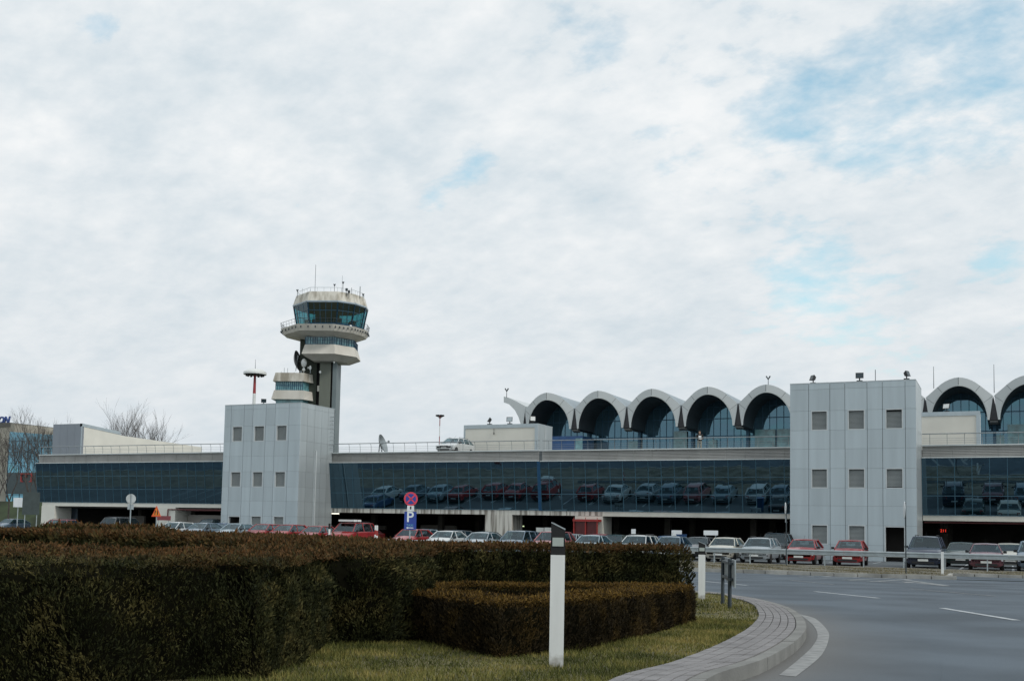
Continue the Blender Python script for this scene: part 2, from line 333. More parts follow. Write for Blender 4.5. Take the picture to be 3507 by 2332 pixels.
# kerb stones of the far side of the road
b = MB(); x = -120.0
while x < XR:
    y0 = KY-.02+random.uniform(-.015, .015); z = g(x, KY)
    b.box(x, x+.97, y0, y0+.17, z-.2, z+.075+random.uniform(-.012, .012)); x += 1.0
x = XR
while x < 40:
    z = g(x, KY+4.8); b.box(x, x+.97, KY+4.78, KY+4.94, z-.2, z+.07+random.uniform(-.01, .01)); x += 1
y = KY+.2
while y < KY+4.7:
    b.box(XR-.1, XR+.06, y, y+.9, -.2, .05); y += .95
tag(b.build('kerb', M['kerb_far']), kind='structure')
# parking bay lines
b = MB()
for i in range(-34, 12):
    x = i*2.6+.2; y0 = 62.4
    b.quad(*[(xx, yy, g(xx, yy)+rampz(xx, yy)+.006) for xx, yy in ((x-.06, y0), (x+.06, y0), (x+.06, y0+5), (x-.06, y0+5))])
for i in range(-34, 12):
    x = i*2.6+.2; y0 = 70.2
    b.quad(*[(xx, yy, g(xx, yy)+rampz(xx, yy)+.006) for xx, yy in ((x-.05, y0), (x+.05, y0), (x+.05, y0+4.6), (x-.05, y0+4.6))])
tag(b.build('bay_markings', M['paint']), kind='structure')

# island outline
def resample(pts, n):
    P = [Vector(p) for p in pts]; Q = []
    for i in range(len(P)-1):
        p0 = P[max(i-1, 0)]; p1 = P[i]; p2 = P[i+1]; p3 = P[min(i+2, len(P)-1)]
        for k in range(12):
            t = k/12; Q.append(.5*((2*p1)+(p2-p0)*t+(2*p0-5*p1+4*p2-p3)*t*t+(-p0+3*p1-3*p2+p3)*t**3))
    Q.append(P[-1]); d = [0]
    for a, b_ in zip(Q, Q[1:]): d.append(d[-1]+(b_-a).length)
    out = []; j = 0
    for i in range(n):
        s_ = d[-1]*i/(n-1)
        while j < len(Q)-2 and d[j+1] < s_: j += 1
        seg = d[j+1]-d[j]; out.append(Q[j].lerp(Q[j+1], 0 if seg < 1e-9 else (s_-d[j])/seg))
    return out
inn = [G(*p) for p in ((2100, 2332), (2300, 2275), (2453, 2216), (2556, 2160), (2597, 2118), (2594, 2093), (2571, 2067), (2505, 2048), (2418, 2033))]
out = [G(*p) for p in ((2423, 2332), (2607, 2267), (2709, 2211), (2750, 2175), (2761, 2144), (2740, 2108), (2689, 2078), (2607, 2055), (2530, 2042), (2418, 2027))]
def onplane(v, off=0): return Vector((v.x, v.y, g(v.x, v.y)+off))
dn = ((out[0]-out[1]).normalized()+Vector((SY, -CY, 0))*.75).normalized(); df_ = Vector((-1, .62, 0)).normalized()
perp_n = (inn[0]-out[0]); perp_n -= dn*perp_n.dot(dn)
near_o = [onplane(out[0]+dn*k) for k in (16, 6, 2.5)]; near_i = [onplane(out[0]+dn*k+perp_n) for k in (16, 6, 2.5)]
perp_f = (inn[-1]-out[-1])
far_o = [onplane(out[-1]+df_*k) for k in (3, 8, 20)]; far_i = [onplane(out[-1]+df_*k+Vector((-.35, -1.0, 0))) for k in (3, 8, 20)]
NP = 150
inn = [onplane(v) for v in resample(near_i+inn+far_i, NP)]; out = [onplane(v) for v in resample(near_o+out+far_o, NP)]
# pair the two lines by nearest direction so that rows stay parallel
def pair(i): return inn[i], out[i]
b = MB()
def strip(b, f0, f1, z, thick=0, seg=None):
    for i in range(NP-1):
        a0, o0 = pair(i); a1, o1 = pair(i+1)
        q = [a0.lerp(o0, f0), a0.lerp(o0, f1), a1.lerp(o1, f1), a1.lerp(o1, f0)]
        b.quad(*[(p.x, p.y, p.z+z) for p in q])
strip(b, -.02, 1.0, .006); tag(b.build('paver_bed', M['joint']), kind='structure')
b = MB()
rows = [(.0, .15), (.165, .325), (.34, .49), (.505, .645), (.66, .795)]
for (f0, f1) in rows:
    i = 0
    while i < NP-1:
        a0, o0 = pair(i); a1, o1 = pair(i+1)
        nn = 2 if (a0.lerp(o0, f0)-a1.lerp(o1, f0)).length > .25 else 1
        for k in range(nn):
            t0 = k/nn+.006; t1 = (k+1)/nn-.006; h = .022+random.uniform(-.002, .002)
            P0 = [(a0.lerp(a1, t)).lerp(o0.lerp(o1, t), f) for t, f in ((t0, f0), (t0, f1), (t1, f1), (t1, f0))]
            b.hexa([(p.x, p.y, p.z-.03) for p in P0], [(p.x, p.y, p.z+h) for p in P0])
        i += 1
tag(b.build('sidewalk', M['paver']), kind='structure')
b = MB(); step = 5
for i in range(0, NP-step, step):
    top, bot, ti, bi = [], [], [], []
    for k in range(i, i+step+1):
        a, o = pair(k); top.append(a.lerp(o, .815)); bot.append(a.lerp(o, 1.0))
    z1 = .018+random.uniform(-.002, .002)
    for k in range(step):
        t0 = .03 if k == 0 else 0; t1 = .97 if k == step-1 else 1
        A = [top[k].lerp(top[k+1], t0), bot[k].lerp(bot[k+1], t0), bot[k].lerp(bot[k+1], t1), top[k].lerp(top[k+1], t1)]
        b.hexa([(p.x, p.y, p.z-.25) for p in A], [(p.x, p.y, p.z+z1) for p in A])
tag(b.build('island_kerb', M['kerb'], smooth=20), kind='structure')
# solid white line along the kerb, on the road (its lowest part is worn off)
lin_i = [G(px, py, -.09) for px, py in ((2668, 2313), (2740, 2255), (2784, 2212), (2800, 2175), (2784, 2140), (2745, 2108))]
lin_o = [G(px, py, -.09) for px, py in ((2725, 2318), (2812, 2246), (2838, 2190), (2833, 2158), (2791, 2118), (2735, 2103))]
lin_i = resample(lin_i, 30); lin_o = resample(lin_o, 30); b = MB()
for i in range(29):
    b.quad(*[(p.x, p.y, g(p.x, p.y)-.09+.006) for p in (lin_i[i], lin_o[i], lin_o[i+1], lin_i[i+1])])
tag(b.build('road_edge_line', mat('edge_line_paint', (.20, .205, .205), .8, 0, .2, 9, col2=(.29, .295, .29))), kind='structure')
def roadline(name, pts, wd, m, off=-.084):
    b = MB()
    for (a, c) in pts:
        A, C = G(*a, -.09), G(*c, -.09); d = (C-A).normalized(); nrm_ = Vector((-d.y, d.x, 0))*wd/2; n = 6
        for k in range(n):
            p, q = A.lerp(C, k/n), A.lerp(C, (k+1)/n)
            b.quad(*[(v.x, v.y, g(v.x, v.y)+off) for v in (p-nrm_, q-nrm_, q+nrm_, p+nrm_)])
    tag(b.build(name, m), kind='structure')
roadline('lane_dashes', [((2791, 2025), (3009, 2048)), ((3226, 2082), (3482, 2124)), ((2415, 1990.6), (2558, 2004))], .13, M['paint'])
roadline('worn_lane_dashes', [((3119, 2016), (3406, 2041)), ((2699, 1985), (2855, 2001))], .10, M['oldpaint'])
roadline('chevron_markings', [((2735, 1975), (2878, 1971)), ((2812, 1979), (2980, 1973)), ((2895, 1986), (3093, 1975)), ((2986, 1991), (3119, 1983)), ((2889, 1985), (3119, 1996)), ((3098, 1991), (3242, 2006)), ((3098, 1985), (3242, 2005)), ((3119, 1996), (3098, 1991)), ((2650, 1968), (2700, 1967))], .24, mat('chevron_paint', (.16, .175, .185), .8, 0, .25, 4, col2=(.33, .34, .34)), -.083)
# dusty strip in the gutter: brownish at the kerb, fading into the plain asphalt
dm = M['asphalt'].copy(); dm.name = 'dusty_asphalt'; t_ = dm.node_tree; bs = t_.nodes['Principled BSDF']; src = bs.inputs['Base Color'].links[0].from_socket
at_ = t_.nodes.new('ShaderNodeAttribute'); at_.attribute_name = 'dust'; nz = t_.nodes.new('ShaderNodeTexNoise'); nz.inputs['Scale'].default_value = 2.2; nz.inputs['Detail'].default_value = 6
m1 = t_.nodes.new('ShaderNodeMath'); m1.operation = 'MULTIPLY'; t_.links.new(at_.outputs['Fac'], m1.inputs[0]); m2_ = t_.nodes.new('ShaderNodeMath'); m2_.operation = 'MULTIPLY_ADD'; t_.links.new(nz.outputs[0], m2_.inputs[0]); m2_.inputs[1].default_value = 1.2; m2_.inputs[2].default_value = .35; t_.links.new(m2_.outputs[0], m1.inputs[1]); m1.use_clamp = True
mi_ = t_.nodes.new('ShaderNodeMix'); mi_.data_type = 'RGBA'; t_.links.new(m1.outputs[0], mi_.inputs[0]); t_.links.new(src, mi_.inputs[6]); mi_.inputs[7].default_value = (.175, .165, .15, 1); t_.links.new(mi_.outputs[2], bs.inputs['Base Color'])
V_, F_, A_d = [], [], []
wds = [0, .2, .5, .9, 1.3]; fd = [.8, .65, .35, .12, 0]
for i in range(NP):
    a = out[max(i-2, 0)]; c = out[min(i+2, NP-1)]; t = (c-a); n_ = Vector((t.y, -t.x, 0)).normalized()
    if (inn[i]-out[i]).dot(n_) > 0: n_ = -n_
    for w_, f_ in zip(wds, fd): q = out[i]+n_*w_; V_.append((q.x, q.y, g(q.x, q.y)-.09+.003)); A_d.append(f_)
for i in range(NP-1):
    for j in range(4): F_.append((i*5+j, i*5+j+1, (i+1)*5+j+1, (i+1)*5+j))
b = MB(); b.add(V_, F_); o = b.build('gutter_dust', dm, normals=False); o.data.attributes.new('dust', 'FLOAT', 'POINT').data.foreach_set('value', A_d); tag(o, kind='structure')
#

# island lawn ground
poly = [v.copy() for v in inn]+[onplane(Vector((-75, 30, 0))), onplane(Vector((-95, 10, 0))), onplane(Vector((-60, -12, 0))), onplane(Vector((-20, -10, 0)))]
b = MB(); tri = geometry.tessellate_polygon([[Vector((p.x, p.y, 0)) for p in poly]])
b.add([(p.x, p.y, p.z) for p in poly], [tuple(t) for t in tri])
tag(b.build('lawn', M['soil']), kind='structure')
ISL = [(p.x, p.y) for p in poly]
def inside(x, y, P=ISL):
    c = False; j = len(P)-1
    for i in range(len(P)):
        if (P[i][1] > y) != (P[j][1] > y) and x < (P[j][0]-P[i][0])*(y-P[i][1])/(P[j][1]-P[i][1])+P[i][0]: c = not c
        j = i
    return c
# grass blades: dense near the camera, thinner away
def np_mesh(name, V, Fc, mats, nv=4):
    me = bpy.data.meshes.new(name); me.vertices.add(len(V)); me.vertices.foreach_set('co', V.astype(np.float32).ravel())
    me.loops.add(len(Fc)*nv); me.polygons.add(len(Fc)); me.loops.foreach_set('vertex_index', Fc.astype(np.int32).ravel())
    me.polygons.foreach_set('loop_start', np.arange(0, len(Fc)*nv, nv, dtype=np.int32))
    for m in (mats if isinstance(mats, list) else [mats]): me.materials.append(m)
    me.update(calc_edges=True); o = bpy.data.objects.new(name, me); COL.objects.link(o); return o
def leafmat(name, c1, c2, c3, scale=9, top=None, ztop=None, rough=.75):
    m = bpy.data.materials.new(name); m.use_nodes = True; t = m.node_tree; p = t.nodes['Principled BSDF']
    p.inputs['Roughness'].default_value = rough; p.inputs['Specular IOR Level'].default_value = .12
    gi = t.nodes.new('ShaderNodeNewGeometry'); r = t.nodes.new('ShaderNodeValToRGB')
    n = t.nodes.new('ShaderNodeTexNoise'); n.inputs['Scale'].default_value = scale; n.inputs['Detail'].default_value = 3
    t.links.new(gi.outputs['Position'], n.inputs['Vector'])
    a = t.nodes.new('ShaderNodeMath'); a.operation = 'MULTIPLY_ADD'; t.links.new(gi.outputs['Random Per Island'], a.inputs[0]); a.inputs[1].default_value = .55
    s_ = t.nodes.new('ShaderNodeMath'); s_.operation = 'MULTIPLY_ADD'; t.links.new(n.outputs[0], s_.inputs[0]); s_.inputs[1].default_value = 1.9; s_.inputs[2].default_value = -.75
    t.links.new(s_.outputs[0], a.inputs[2]); t.links.new(a.outputs[0], r.inputs[0])
    e = r.color_ramp.elements; e[0].color = (*c1, 1); e[1].color = (*c3, 1); e[0].position = .15; e[1].position = .95; k = e.new(.55); k.color = (*c2, 1)
    colr = r.outputs[0]
    if top:
        at = t.nodes.new('ShaderNodeAttribute'); at.attribute_name = 'tip'
        ma = t.nodes.new('ShaderNodeMath'); ma.operation = 'MULTIPLY_ADD'; t.links.new(n.outputs[0], ma.inputs[0]); ma.inputs[1].default_value = 1.0; ma.inputs[2].default_value = -.5
        mb_ = t.nodes.new('ShaderNodeMath'); mb_.operation = 'ADD'; mb_.use_clamp = True; t.links.new(ma.outputs[0], mb_.inputs[0]); t.links.new(at.outputs['Fac'], mb_.inputs[1])
        r2 = t.nodes.new('ShaderNodeValToRGB'); t.links.new(gi.outputs['Random Per Island'], r2.inputs[0]); r2.color_ramp.elements[0].color = (*top[0], 1); r2.color_ramp.elements[1].color = (*top[1], 1)
        mi = t.nodes.new('ShaderNodeMix'); mi.data_type = 'RGBA'; t.links.new(mb_.outputs[0], mi.inputs[0]); t.links.new(colr, mi.inputs[6]); t.links.new(r2.outputs[0], mi.inputs[7]); colr = mi.outputs[2]
    t.links.new(colr, p.inputs['Base Color']); return m
M['grass'] = leafmat('grass_blades', (.05, .06, .018), (.150, .152, .042), (.31, .25, .085), 1.6)
M['drygrass'] = leafmat('dry_verge_grass', (.07, .065, .03), (.16, .14, .07), (.30, .25, .14), 1.2)
M['thuja'] = leafmat('thuja_foliage', (.012, .015, .006), (.034, .037, .013), (.105, .098, .036), 3.4, top=((.065, .036, .014), (.130, .060, .022)))
M['boxleaf'] = leafmat('box_hedge_foliage', (.014, .011, .006), (.030, .022, .010), (.062, .042, .015), 3, top=((.085, .045, .011), (.19, .115, .022)))
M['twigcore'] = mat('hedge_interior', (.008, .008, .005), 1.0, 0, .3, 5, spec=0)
def grass(name, regions, m='grass'):
    Vs = []
    for (n, x0, x1, y0, y1, h, wd, test) in regions:
        x = RNG.uniform(x0, x1, n); y = RNG.uniform(y0, y1, n)
        keep = np.array([test(a, c) for a, c in zip(x, y)]); x = x[keep]; y = y[keep]; n = len(x)
        z = np.array([g(a, c) for a, c in zip(x, y)]); an = RNG.uniform(0, math.pi, n); hh = h*RNG.uniform(.5, 1.3, n)*(1+.5*np.sin(x*2.1)*np.cos(y*1.7)); ww = wd*RNG.uniform(.6, 1.3, n)
        lx = RNG.normal(0, .4, n)*hh; ly = RNG.normal(0, .4, n)*hh; dx = np.cos(an)*ww; dy = np.sin(an)*ww
        tri_ = np.stack([np.stack([x-dx, y-dy, z], 1), np.stack([x+dx, y+dy, z], 1), np.stack([x+lx, y+ly, z+hh], 1)], 1); Vs.append(tri_.reshape(-1, 3))
    V = np.concatenate(Vs); return tag(np_mesh(name, V, np.arange(len(V)).reshape(-1, 3), M[m], 3), kind='stuff')
def lawn_near(x, y):
    D = dep(x, y); return 5.2 < D < 14 and inside(x, y) and (x*CY+y*SY) > -.29*D
def lawn_mid(x, y): return dep(x, y) >= 13.5 and inside(x, y) and (x*CY+y*SY) > -.1*dep(x, y)
gr = grass('grass', [(330000, -6.5, 2.5, 3, 15, .035, .0035, lawn_near), (60000, -12, -2, 12, 26, .04, .006, lawn_mid)])
tag(gr, 'short yellowing grass of the lawn around the hedges', 'grass')
def vg(x, y): return verge_mask(x, y) and (x > XR or y > KY+1.0) and (math.sin(x*.9)+math.sin(y*2+x*.37) > -1.1)
def zv(x, y): return x
gv = grass('verge_grass', [(90000, -35, 4, KY+.3, 60.5, .07, .012, vg)], 'drygrass'); tag(gv, 'rough dry grass on the strip under the crash barrier', 'grass')

# ------------------------------------------------------------------ hedges
def fbm(p):
    return (np.sin(p[:, 0]*2.3+p[:, 1]*1.1)+np.sin(p[:, 1]*3.1-p[:, 2]*2.7+1.3)+np.sin(p[:, 0]*5.3+p[:, 2]*4.1+2.1)*.6+np.sin(p[:, 1]*7.7+p[:, 0]*6.1+p[:, 2]*5.2)*.5+np.sin(p[:, 0]*13+p[:, 1]*11)*.35*np.cos(p[:, 2]*12))/3.4
def hedge(name, line, wd, ztop, label, group, m, dens, leaf, closed=False, tipdepth=.10, amp=.05, zb=None, taper=.06, tipmul=1.0, zhi=None, updir=.55, sprig=5, shoulder=.10, tipk=.85, frontfade=None):
    """line: centre line (x,y). A dark core with leaf sprays spread over sides, ends and top."""
    P = [Vector((a, c)) for a, c in line]
    if closed: P.append(P[0])
    n = len(P); Lf, Rt = [], []
    for i in range(n):
        if closed: d0 = (P[i]-P[i-1 if i else n-2]).normalized(); d1 = (P[(i+1) if i < n-1 else 1]-P[i]).normalized()
        else: d0 = (P[i]-P[max(i-1, 0)]); d1 = (P[min(i+1, n-1)]-P[i]); d0 = d0.normalized() if d0.length else d1.normalized(); d1 = d1.normalized() if d1.length else d0
        t = (d0+d1).normalized(); nr = Vector((-t.y, t.x)); k = min(1/max(nr.dot(Vector((-d1.y, d1.x))), .5), 1.6)
        w_ = wd(i/(n-1)) if callable(wd) else wd
        Lf.append(P[i]+nr*w_/2*k); Rt.append(P[i]-nr*w_/2*k)
    zt = (lambda x, y: ztop) if not callable(ztop) else ztop
    root = empty(name, (P[0].x, P[0].y, g(P[0].x, P[0].y)), label, 'hedge', group); O = Vector(root.location)
    ins = .075; c = MB(); secs = []
    for i in range(n):
        sh_ = Vector((0, 0)) if closed or 0 < i < n-1 else ((P[1]-P[0]).normalized()*.12 if i == 0 else (P[-2]-P[-1]).normalized()*.12)
        l, r_ = Lf[i].lerp(Rt[i], min(.12/max((Lf[i]-Rt[i]).length, .3), .3)), Lf[i].lerp(Rt[i], 1-min(.12/max((Lf[i]-Rt[i]).length, .3), .3)); zl = zt(*P[i])-ins; gb_ = g(P[i].x, P[i].y)-.05
        l = l+sh_; r_ = r_+sh_; secs.append([(l.x, l.y, gb_), (l.x, l.y, zl), (r_.x, r_.y, zl), (r_.x, r_.y, gb_)])
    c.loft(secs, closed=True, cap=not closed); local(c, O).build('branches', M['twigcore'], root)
    # sample surfaces
    pts, nrm_ = [], []
    def face(a, b_, c_, d_, nn, tot):
        u = RNG.uniform(0, 1, (tot, 1)); v = RNG.uniform(0, 1, (tot, 1))
        a, b_, c_, d_ = map(np.array, (a, b_, c_, d_)); q = (a*(1-u)+b_*u)*(1-v)+(d_*(1-u)+c_*u)*v
        pts.append(q); nrm_.append(np.repeat(np.array([nn]), tot, 0))
    segs = [(Lf[i], Lf[i+1], 1) for i in range(n-1)]+[(Rt[i], Rt[i+1], -1) for i in range(n-1)]
    if not closed: segs += [(Lf[0], Rt[0], 2), (Lf[-1], Rt[-1], 3)]
    for a, b_, sd_ in segs:
        ln = (b_-a).length
        if ln < .01: continue
        t = (b_-a)/ln; nn = {1: (-t.y, t.x, .1), -1: (t.y, -t.x, .1), 2: (t.y, -t.x, .1), 3: (-t.y, t.x, .1)}[sd_]
        ct = (a+b_)/2
        if sd_ == 2 and Vector(nn[:2]).dot(P[0]-P[1]) < 0: nn = (-nn[0], -nn[1], .1)
        if sd_ == 3 and Vector(nn[:2]).dot(P[-1]-P[-2]) < 0: nn = (-nn[0], -nn[1], .1)
        za, zb_ = zt(a.x, a.y), zt(b_.x, b_.y); ga, gb_ = g(a.x, a.y), g(b_.x, b_.y)
        cc = Vector(nn[:2]).dot(-ct)/max(ct.length, .1); dn_ = dens(ct.length)*(1 if cc > -.2 else .12)
        face((a.x, a.y, ga), (b_.x, b_.y, gb_), (b_.x, b_.y, zb_), (a.x, a.y, za), nn, int(dn_*ln*(za-ga))+3)
    for i in range(n-1):
        q = [Lf[i], Lf[i+1], Rt[i+1], Rt[i]]; ct = (q[0]+q[2])/2; ar = (Lf[i+1]-Lf[i]).length*(Lf[i]-Rt[i]).length
        face(*[(v.x, v.y, zt(v.x, v.y)) for v in q], (0, 0, 1), int(dens(ct.length)*ar*tipmul)+2)
    p = np.concatenate(pts); nn = np.concatenate(nrm_).astype(float)
    zt_ = np.array([zt(a, c_) for a, c_ in p[:, :2]]); dz = zt_-p[:, 2]
    f_ = fbm(p); f2 = fbm(p*2.7+4)
    hgt = np.clip(1-dz/np.maximum(zt_-.6, .2), 0, 1)
    off = amp*(f_+.75*f2+.35*fbm(p*6.3+2))+RNG.normal(0, .012, len(p)); side = nn[:, 2] < .5
    rnd = np.where(side, -np.clip(shoulder-dz, 0, 9)*.7, 0)     # rounded shoulders
    off = np.where(side, off, off*.35)
    p = p+nn*(off+rnd)[:, None]; p[:, 2] += np.where(side, 0, 0)
    k = len(p); lf = leaf(np.linalg.norm(p[:, :2], axis=1))*RNG.uniform(.6, 1.45, k)*np.where(RNG.uniform(0, 1, k) < .006, 1.6, 1)
    up = np.array([0, 0, 1.0])
    edge_ = np.ones(k)
    if frontfade:
        dd = p[:, 1]*CY-p[:, 0]*SY-frontfade
        edge_ = np.clip(dd/1.6+.35*f_+.25*f2, 0, 1)
    fld = np.stack([fbm(p*1.9+7), fbm(p*1.9+13), .5*fbm(p*1.9+23)], 1)
    base = nn*np.where(side, .55, .15)[:, None]+up*np.where(side, updir+.25, .35)[:, None]+fld*.6+RNG.normal(0, .22, (k, 3))*np.where(side, 1, 2.0)[:, None]; base /= np.linalg.norm(base, axis=1)[:, None]
    V = []; tips = []
    for j in range(sprig):
        d = base+RNG.normal(0, .36, (k, 3)); d /= np.linalg.norm(d, axis=1)[:, None]
        s2 = np.cross(d, RNG.normal(0, 1, (k, 3))); s2 /= np.linalg.norm(s2, axis=1)[:, None]
        ln = lf*RNG.uniform(.6, 1.2, k); wd_ = ln*.17; o_ = p+base*(lf*(1.5*j/sprig-.6))[:, None]
        mid = o_+d*(ln*.55)[:, None]
        V.append(np.stack([o_, mid-s2*wd_[:, None], o_+d*ln[:, None], mid+s2*wd_[:, None]], 1).reshape(-1, 3))
        tips.append(np.repeat(np.clip(1-dz/tipdepth+.25*f2, 0, 1)*edge_, 4)*(.3+.7*np.repeat(RNG.uniform(0, 1, k) > .3, 4))*tipk)
    V = np.concatenate(V)-np.array(O); tp = np.concatenate(tips)
    o = np_mesh('foliage', V, np.arange(len(V)).reshape(-1, 4), m, 4); o.parent = root
    at = o.data.attributes.new('tip', 'FLOAT', 'POINT'); at.data.foreach_set('value', tp.astype(np.float32))
    return root
def lat(px, D): v = AT(px, 1800, D); return (v.x, v.y)
dA = lambda r: 3800 if r < 9.8 else (2300 if r < 13 else 1000)
lA = lambda r: np.clip(.0034*r, .024, .05)
wavetop = lambda z: (lambda x, y: z+.012*math.sin(x*1.3)+.012*math.sin(y*1.9+x*.7))
zA = lambda x, y: 1.50-.004*max(0, dep(x, y)-6)+.02*math.sin(x*1.1+y*.7)
# A: the big clipped hedge in front, left (centre line about 1.9 m behind its front face)
lineA = [lat(-700, 8.1), lat(0, 8.1), lat(400, 8.2), lat(760, 8.6), lat(1090, 8.6)]
hedge('thuja_hedge', lineA, 3.4, zA, 'broad dark thuja hedge with rusty top, nearest one filling the lower left', 'clipped hedges on the island', M['thuja'], dA, lA, tipdepth=.05, amp=.10, tipmul=.5, sprig=4, shoulder=.22, frontfade=6.6)
lineA2 = [lat(800, 10.1), lat(1080, 10.0), lat(1190, 10.1), lat(1260, 10.5), lat(1300, 11.5)]
hedge('thuja_hedge', lineA2, 1.25, lambda x, y: 1.50, 'rounded end of the dark thuja hedge left of the low ring hedge', 'clipped hedges on the island', M['thuja'], dA, lA, tipdepth=.06, amp=.11, sprig=4, shoulder=.2, tipmul=.7, tipk=.7)
lineB = [lat(1180, 13.8), lat(1500, 15.0), lat(1800, 15.6), lat(2100, 16.3), lat(2275, 16.8)]
hedge('thuja_hedge', lineB, 1.25, lambda x, y: 1.48, 'straight thuja hedge with brown top ending at the white marker post', 'clipped hedges on the island', M['thuja'], lambda r: 1700, lA, tipdepth=.09, amp=.06, sprig=4, tipmul=.7)
lineD = [lat(1230, 14.2), lat(1000, 18.5), lat(700, 23.5), lat(300, 28), lat(-200, 32)]
hedge('thuja_hedge', lineD, 2.4, lambda x, y: 1.475-.009*max(0, dep(x, y)-16), 'rusty topped thuja hedge running back towards the left, in front of the red cars', 'clipped hedges on the island', M['thuja'], lambda r: 600, lambda r: np.clip(.0036*r, .035, .09), tipdepth=.2, amp=.05)
lineE = [lat(540, 33), lat(360, 35), lat(175, 36.5)]
hedge('thuja_hedge', lineE, 1.2, lambda x, y: 1.46, 'farthest short dark hedge below the grey off-road car', 'clipped hedges on the island', M['thuja'], lambda r: 260, lambda r: np.clip(.004*r, .05, .12), tipdepth=.02, amp=.04)
# C: low ring hedge with orange tips
def GL(px, py, back=0):
    v = G(px, py); d = Vector((v.x, v.y)).normalized(); return (v.x+d.x*back, v.y+d.y*back)
lineC = [GL(1600, 2222, .3), GL(1731, 2250, .3), GL(1884, 2235, .3), GL(2050, 2200, .3), GL(2200, 2162, .3), GL(2300, 2138, .35), lat(2290, 13.7), lat(2060, 13.4), lat(1860, 12.9), lat(1650, 12.7), lat(1500, 12.4), lat(1415, 11.6), lat(1420, 10.75), lat(1500, 10.2)]
hedge('box_hedge', lineC, .52, lambda x, y: g(x, y)+.43, 'low clipped ring hedge with orange leaf tips around the white marker post', 'clipped hedges on the island', M['boxleaf'], lambda r: 2900, lambda r: .026+0*r, closed=True, tipdepth=.07, amp=.035, tipmul=1.0, updir=.9, sprig=5, tipk=.8)

# ------------------------------------------------------------------ marker posts, low sign, barrier
def marker(base, h, label, rot=0, full=True, wd=.105):
    r = empty('marker_post', base, label, 'marker post', 'white roadside marker posts', rot)
    b = MB(); w2 = wd/2; sec = lambda z, s=1: [(-w2*s, -.02, z), (w2*s, -.02, z), (w2*.7*s, .05, z), (0, .085, z), (-w2*.7*s, .05, z)]
    z1 = h*.775 if full else h
    b.loft([sec(-.05), sec(z1)]); b.build('post_body', M['postwhite'], r, smooth=30)
    if full:
        b = MB(); b.loft([sec(z1-.001, 1.02), sec(h*.93, .98), [(-w2*.98, -.02, h), (w2*.98, -.02, h-.05), (w2*.7, .05, h-.05), (0, .085, h-.02), (-w2*.7, .05, h)]])
        b.build('band', M['black'], r, smooth=30)
        b = MB(); b.box(-w2*.78, w2*.78, -.027, -.0205, h*.835, h*.895); b.build('reflector', M['reflector'], r)
        b = MB(); b.hexa([(-w2*.98, -.024, h-.004), (w2*.98, -.024, h-.054), (w2*.98, .0, h-.054), (-w2*.98, .0, h-.004)], [(-w2*.98, -.024, h+.004), (w2*.98, -.024, h-.044), (w2*.98, .0, h-.044), (-w2*.98, .0, h+.004)])
        b.build('cap', M['steel'], r)
    return r
marker(G(1905, 2283), 1.05, 'tall white marker post with black band and grey reflector in front of the low hedge', YAW*.8)
marker(G(2403, 2052), 1.05, 'white marker post standing against the end of the thuja hedge', YAW*.6, wd=.125)
marker(G(3228, 1968), 1.05, 'plain white marker post on the far kerb in front of the crash barrier', .1, full=False, wd=.12)
# low chevron sign seen edge-on
base = G(2491, 2075); r = empty('low_sign', base, 'low grey sign on two posts seen from behind beside the paved nose', 'sign')
A_, B_ = G(2475, 2068), G(2499, 2082); top = AT(2478, 1908, dep(A_.x, A_.y)).z
b = MB()
for q in (A_, B_): b.tube((q.x, q.y, q.z-.05), (q.x, q.y, top), .028, n=10)
for i, ch in enumerate((A_, B_)):
    b = MB(); b.tube((ch.x, ch.y, ch.z-.05), (ch.x, ch.y, top+.01), .030, n=10); local(b, base).build('post', M['steel_dark'], r, smooth=40)
ex = (B_-A_).normalized(); 
b = MB(); d_ = Vector((ex.x, ex.y, 0)); nn = Vector((-d_.y, d_.x, 0)).normalized()*.02
for off in (.045,):
    a = A_-d_*.25; c = B_+d_*.38; z0 = A_.z+.42
    b.hexa([Vector((a.x, a.y, z0))+nn*2, Vector((c.x, c.y, z0-.06))+nn*2, Vector((c.x, c.y, z0-.06))+nn*3, Vector((a.x, a.y, z0))+nn*3], [Vector((a.x, a.y, top))+nn*2, Vector((c.x, c.y, top))+nn*2, Vector((c.x, c.y, top))+nn*3, Vector((a.x, a.y, top))+nn*3])
local(b, base).build('panel', M['steel'], r)
b = MB(); a = A_-d_*.1; c = B_+d_*.15
for z in (A_.z+.45, top-.08): b.hexa([Vector((a.x, a.y, z))-nn, Vector((c.x, c.y, z))-nn, Vector((c.x, c.y, z))+nn*2, Vector((a.x, a.y, z))+nn*2], [Vector((a.x, a.y, z+.04))-nn, Vector((c.x, c.y, z+.04))-nn, Vector((c.x, c.y, z+.04))+nn*2, Vector((a.x, a.y, z+.04))+nn*2])
local(b, base).build('bracket', M['steel_dark'], r)
# crash barrier
GY = 60.3; r = empty('crash_barrier', (-14, GY, 0), 'long galvanised crash barrier between the road verge and the parked cars', 'crash barrier'); O = r.location
prof = [(0, .59), (-.035, .615), (-.035, .665), (.02, .70), (.02, .765), (-.035, .80), (-.035, .85), (0, .875), (.006, .875), (-.029, .85), (-.029, .80), (.026, .765), (.026, .70), (-.029, .665), (-.029, .615), (.006, .59)]
b = MB(); xs = [-40+4*i for i in range(16)]
for x0, x1 in zip(xs, xs[1:]):
    b.loft([[(x, GY+dy, z+.02) for dy, z in prof] for x in (x0+.004, x1+.004-.01)])
local(b, O).build('rail', M['steel'], r, smooth=50)
for i in range(30):
    x = -39+2*i; b = MB(); b.box(x-.03, x+.03, GY+.03, GY+.10, -.1, .80); b.box(x-.05, x+.05, GY+.0, GY+.04, .66, .76); local(b, O).build('post', M['steel'], r)

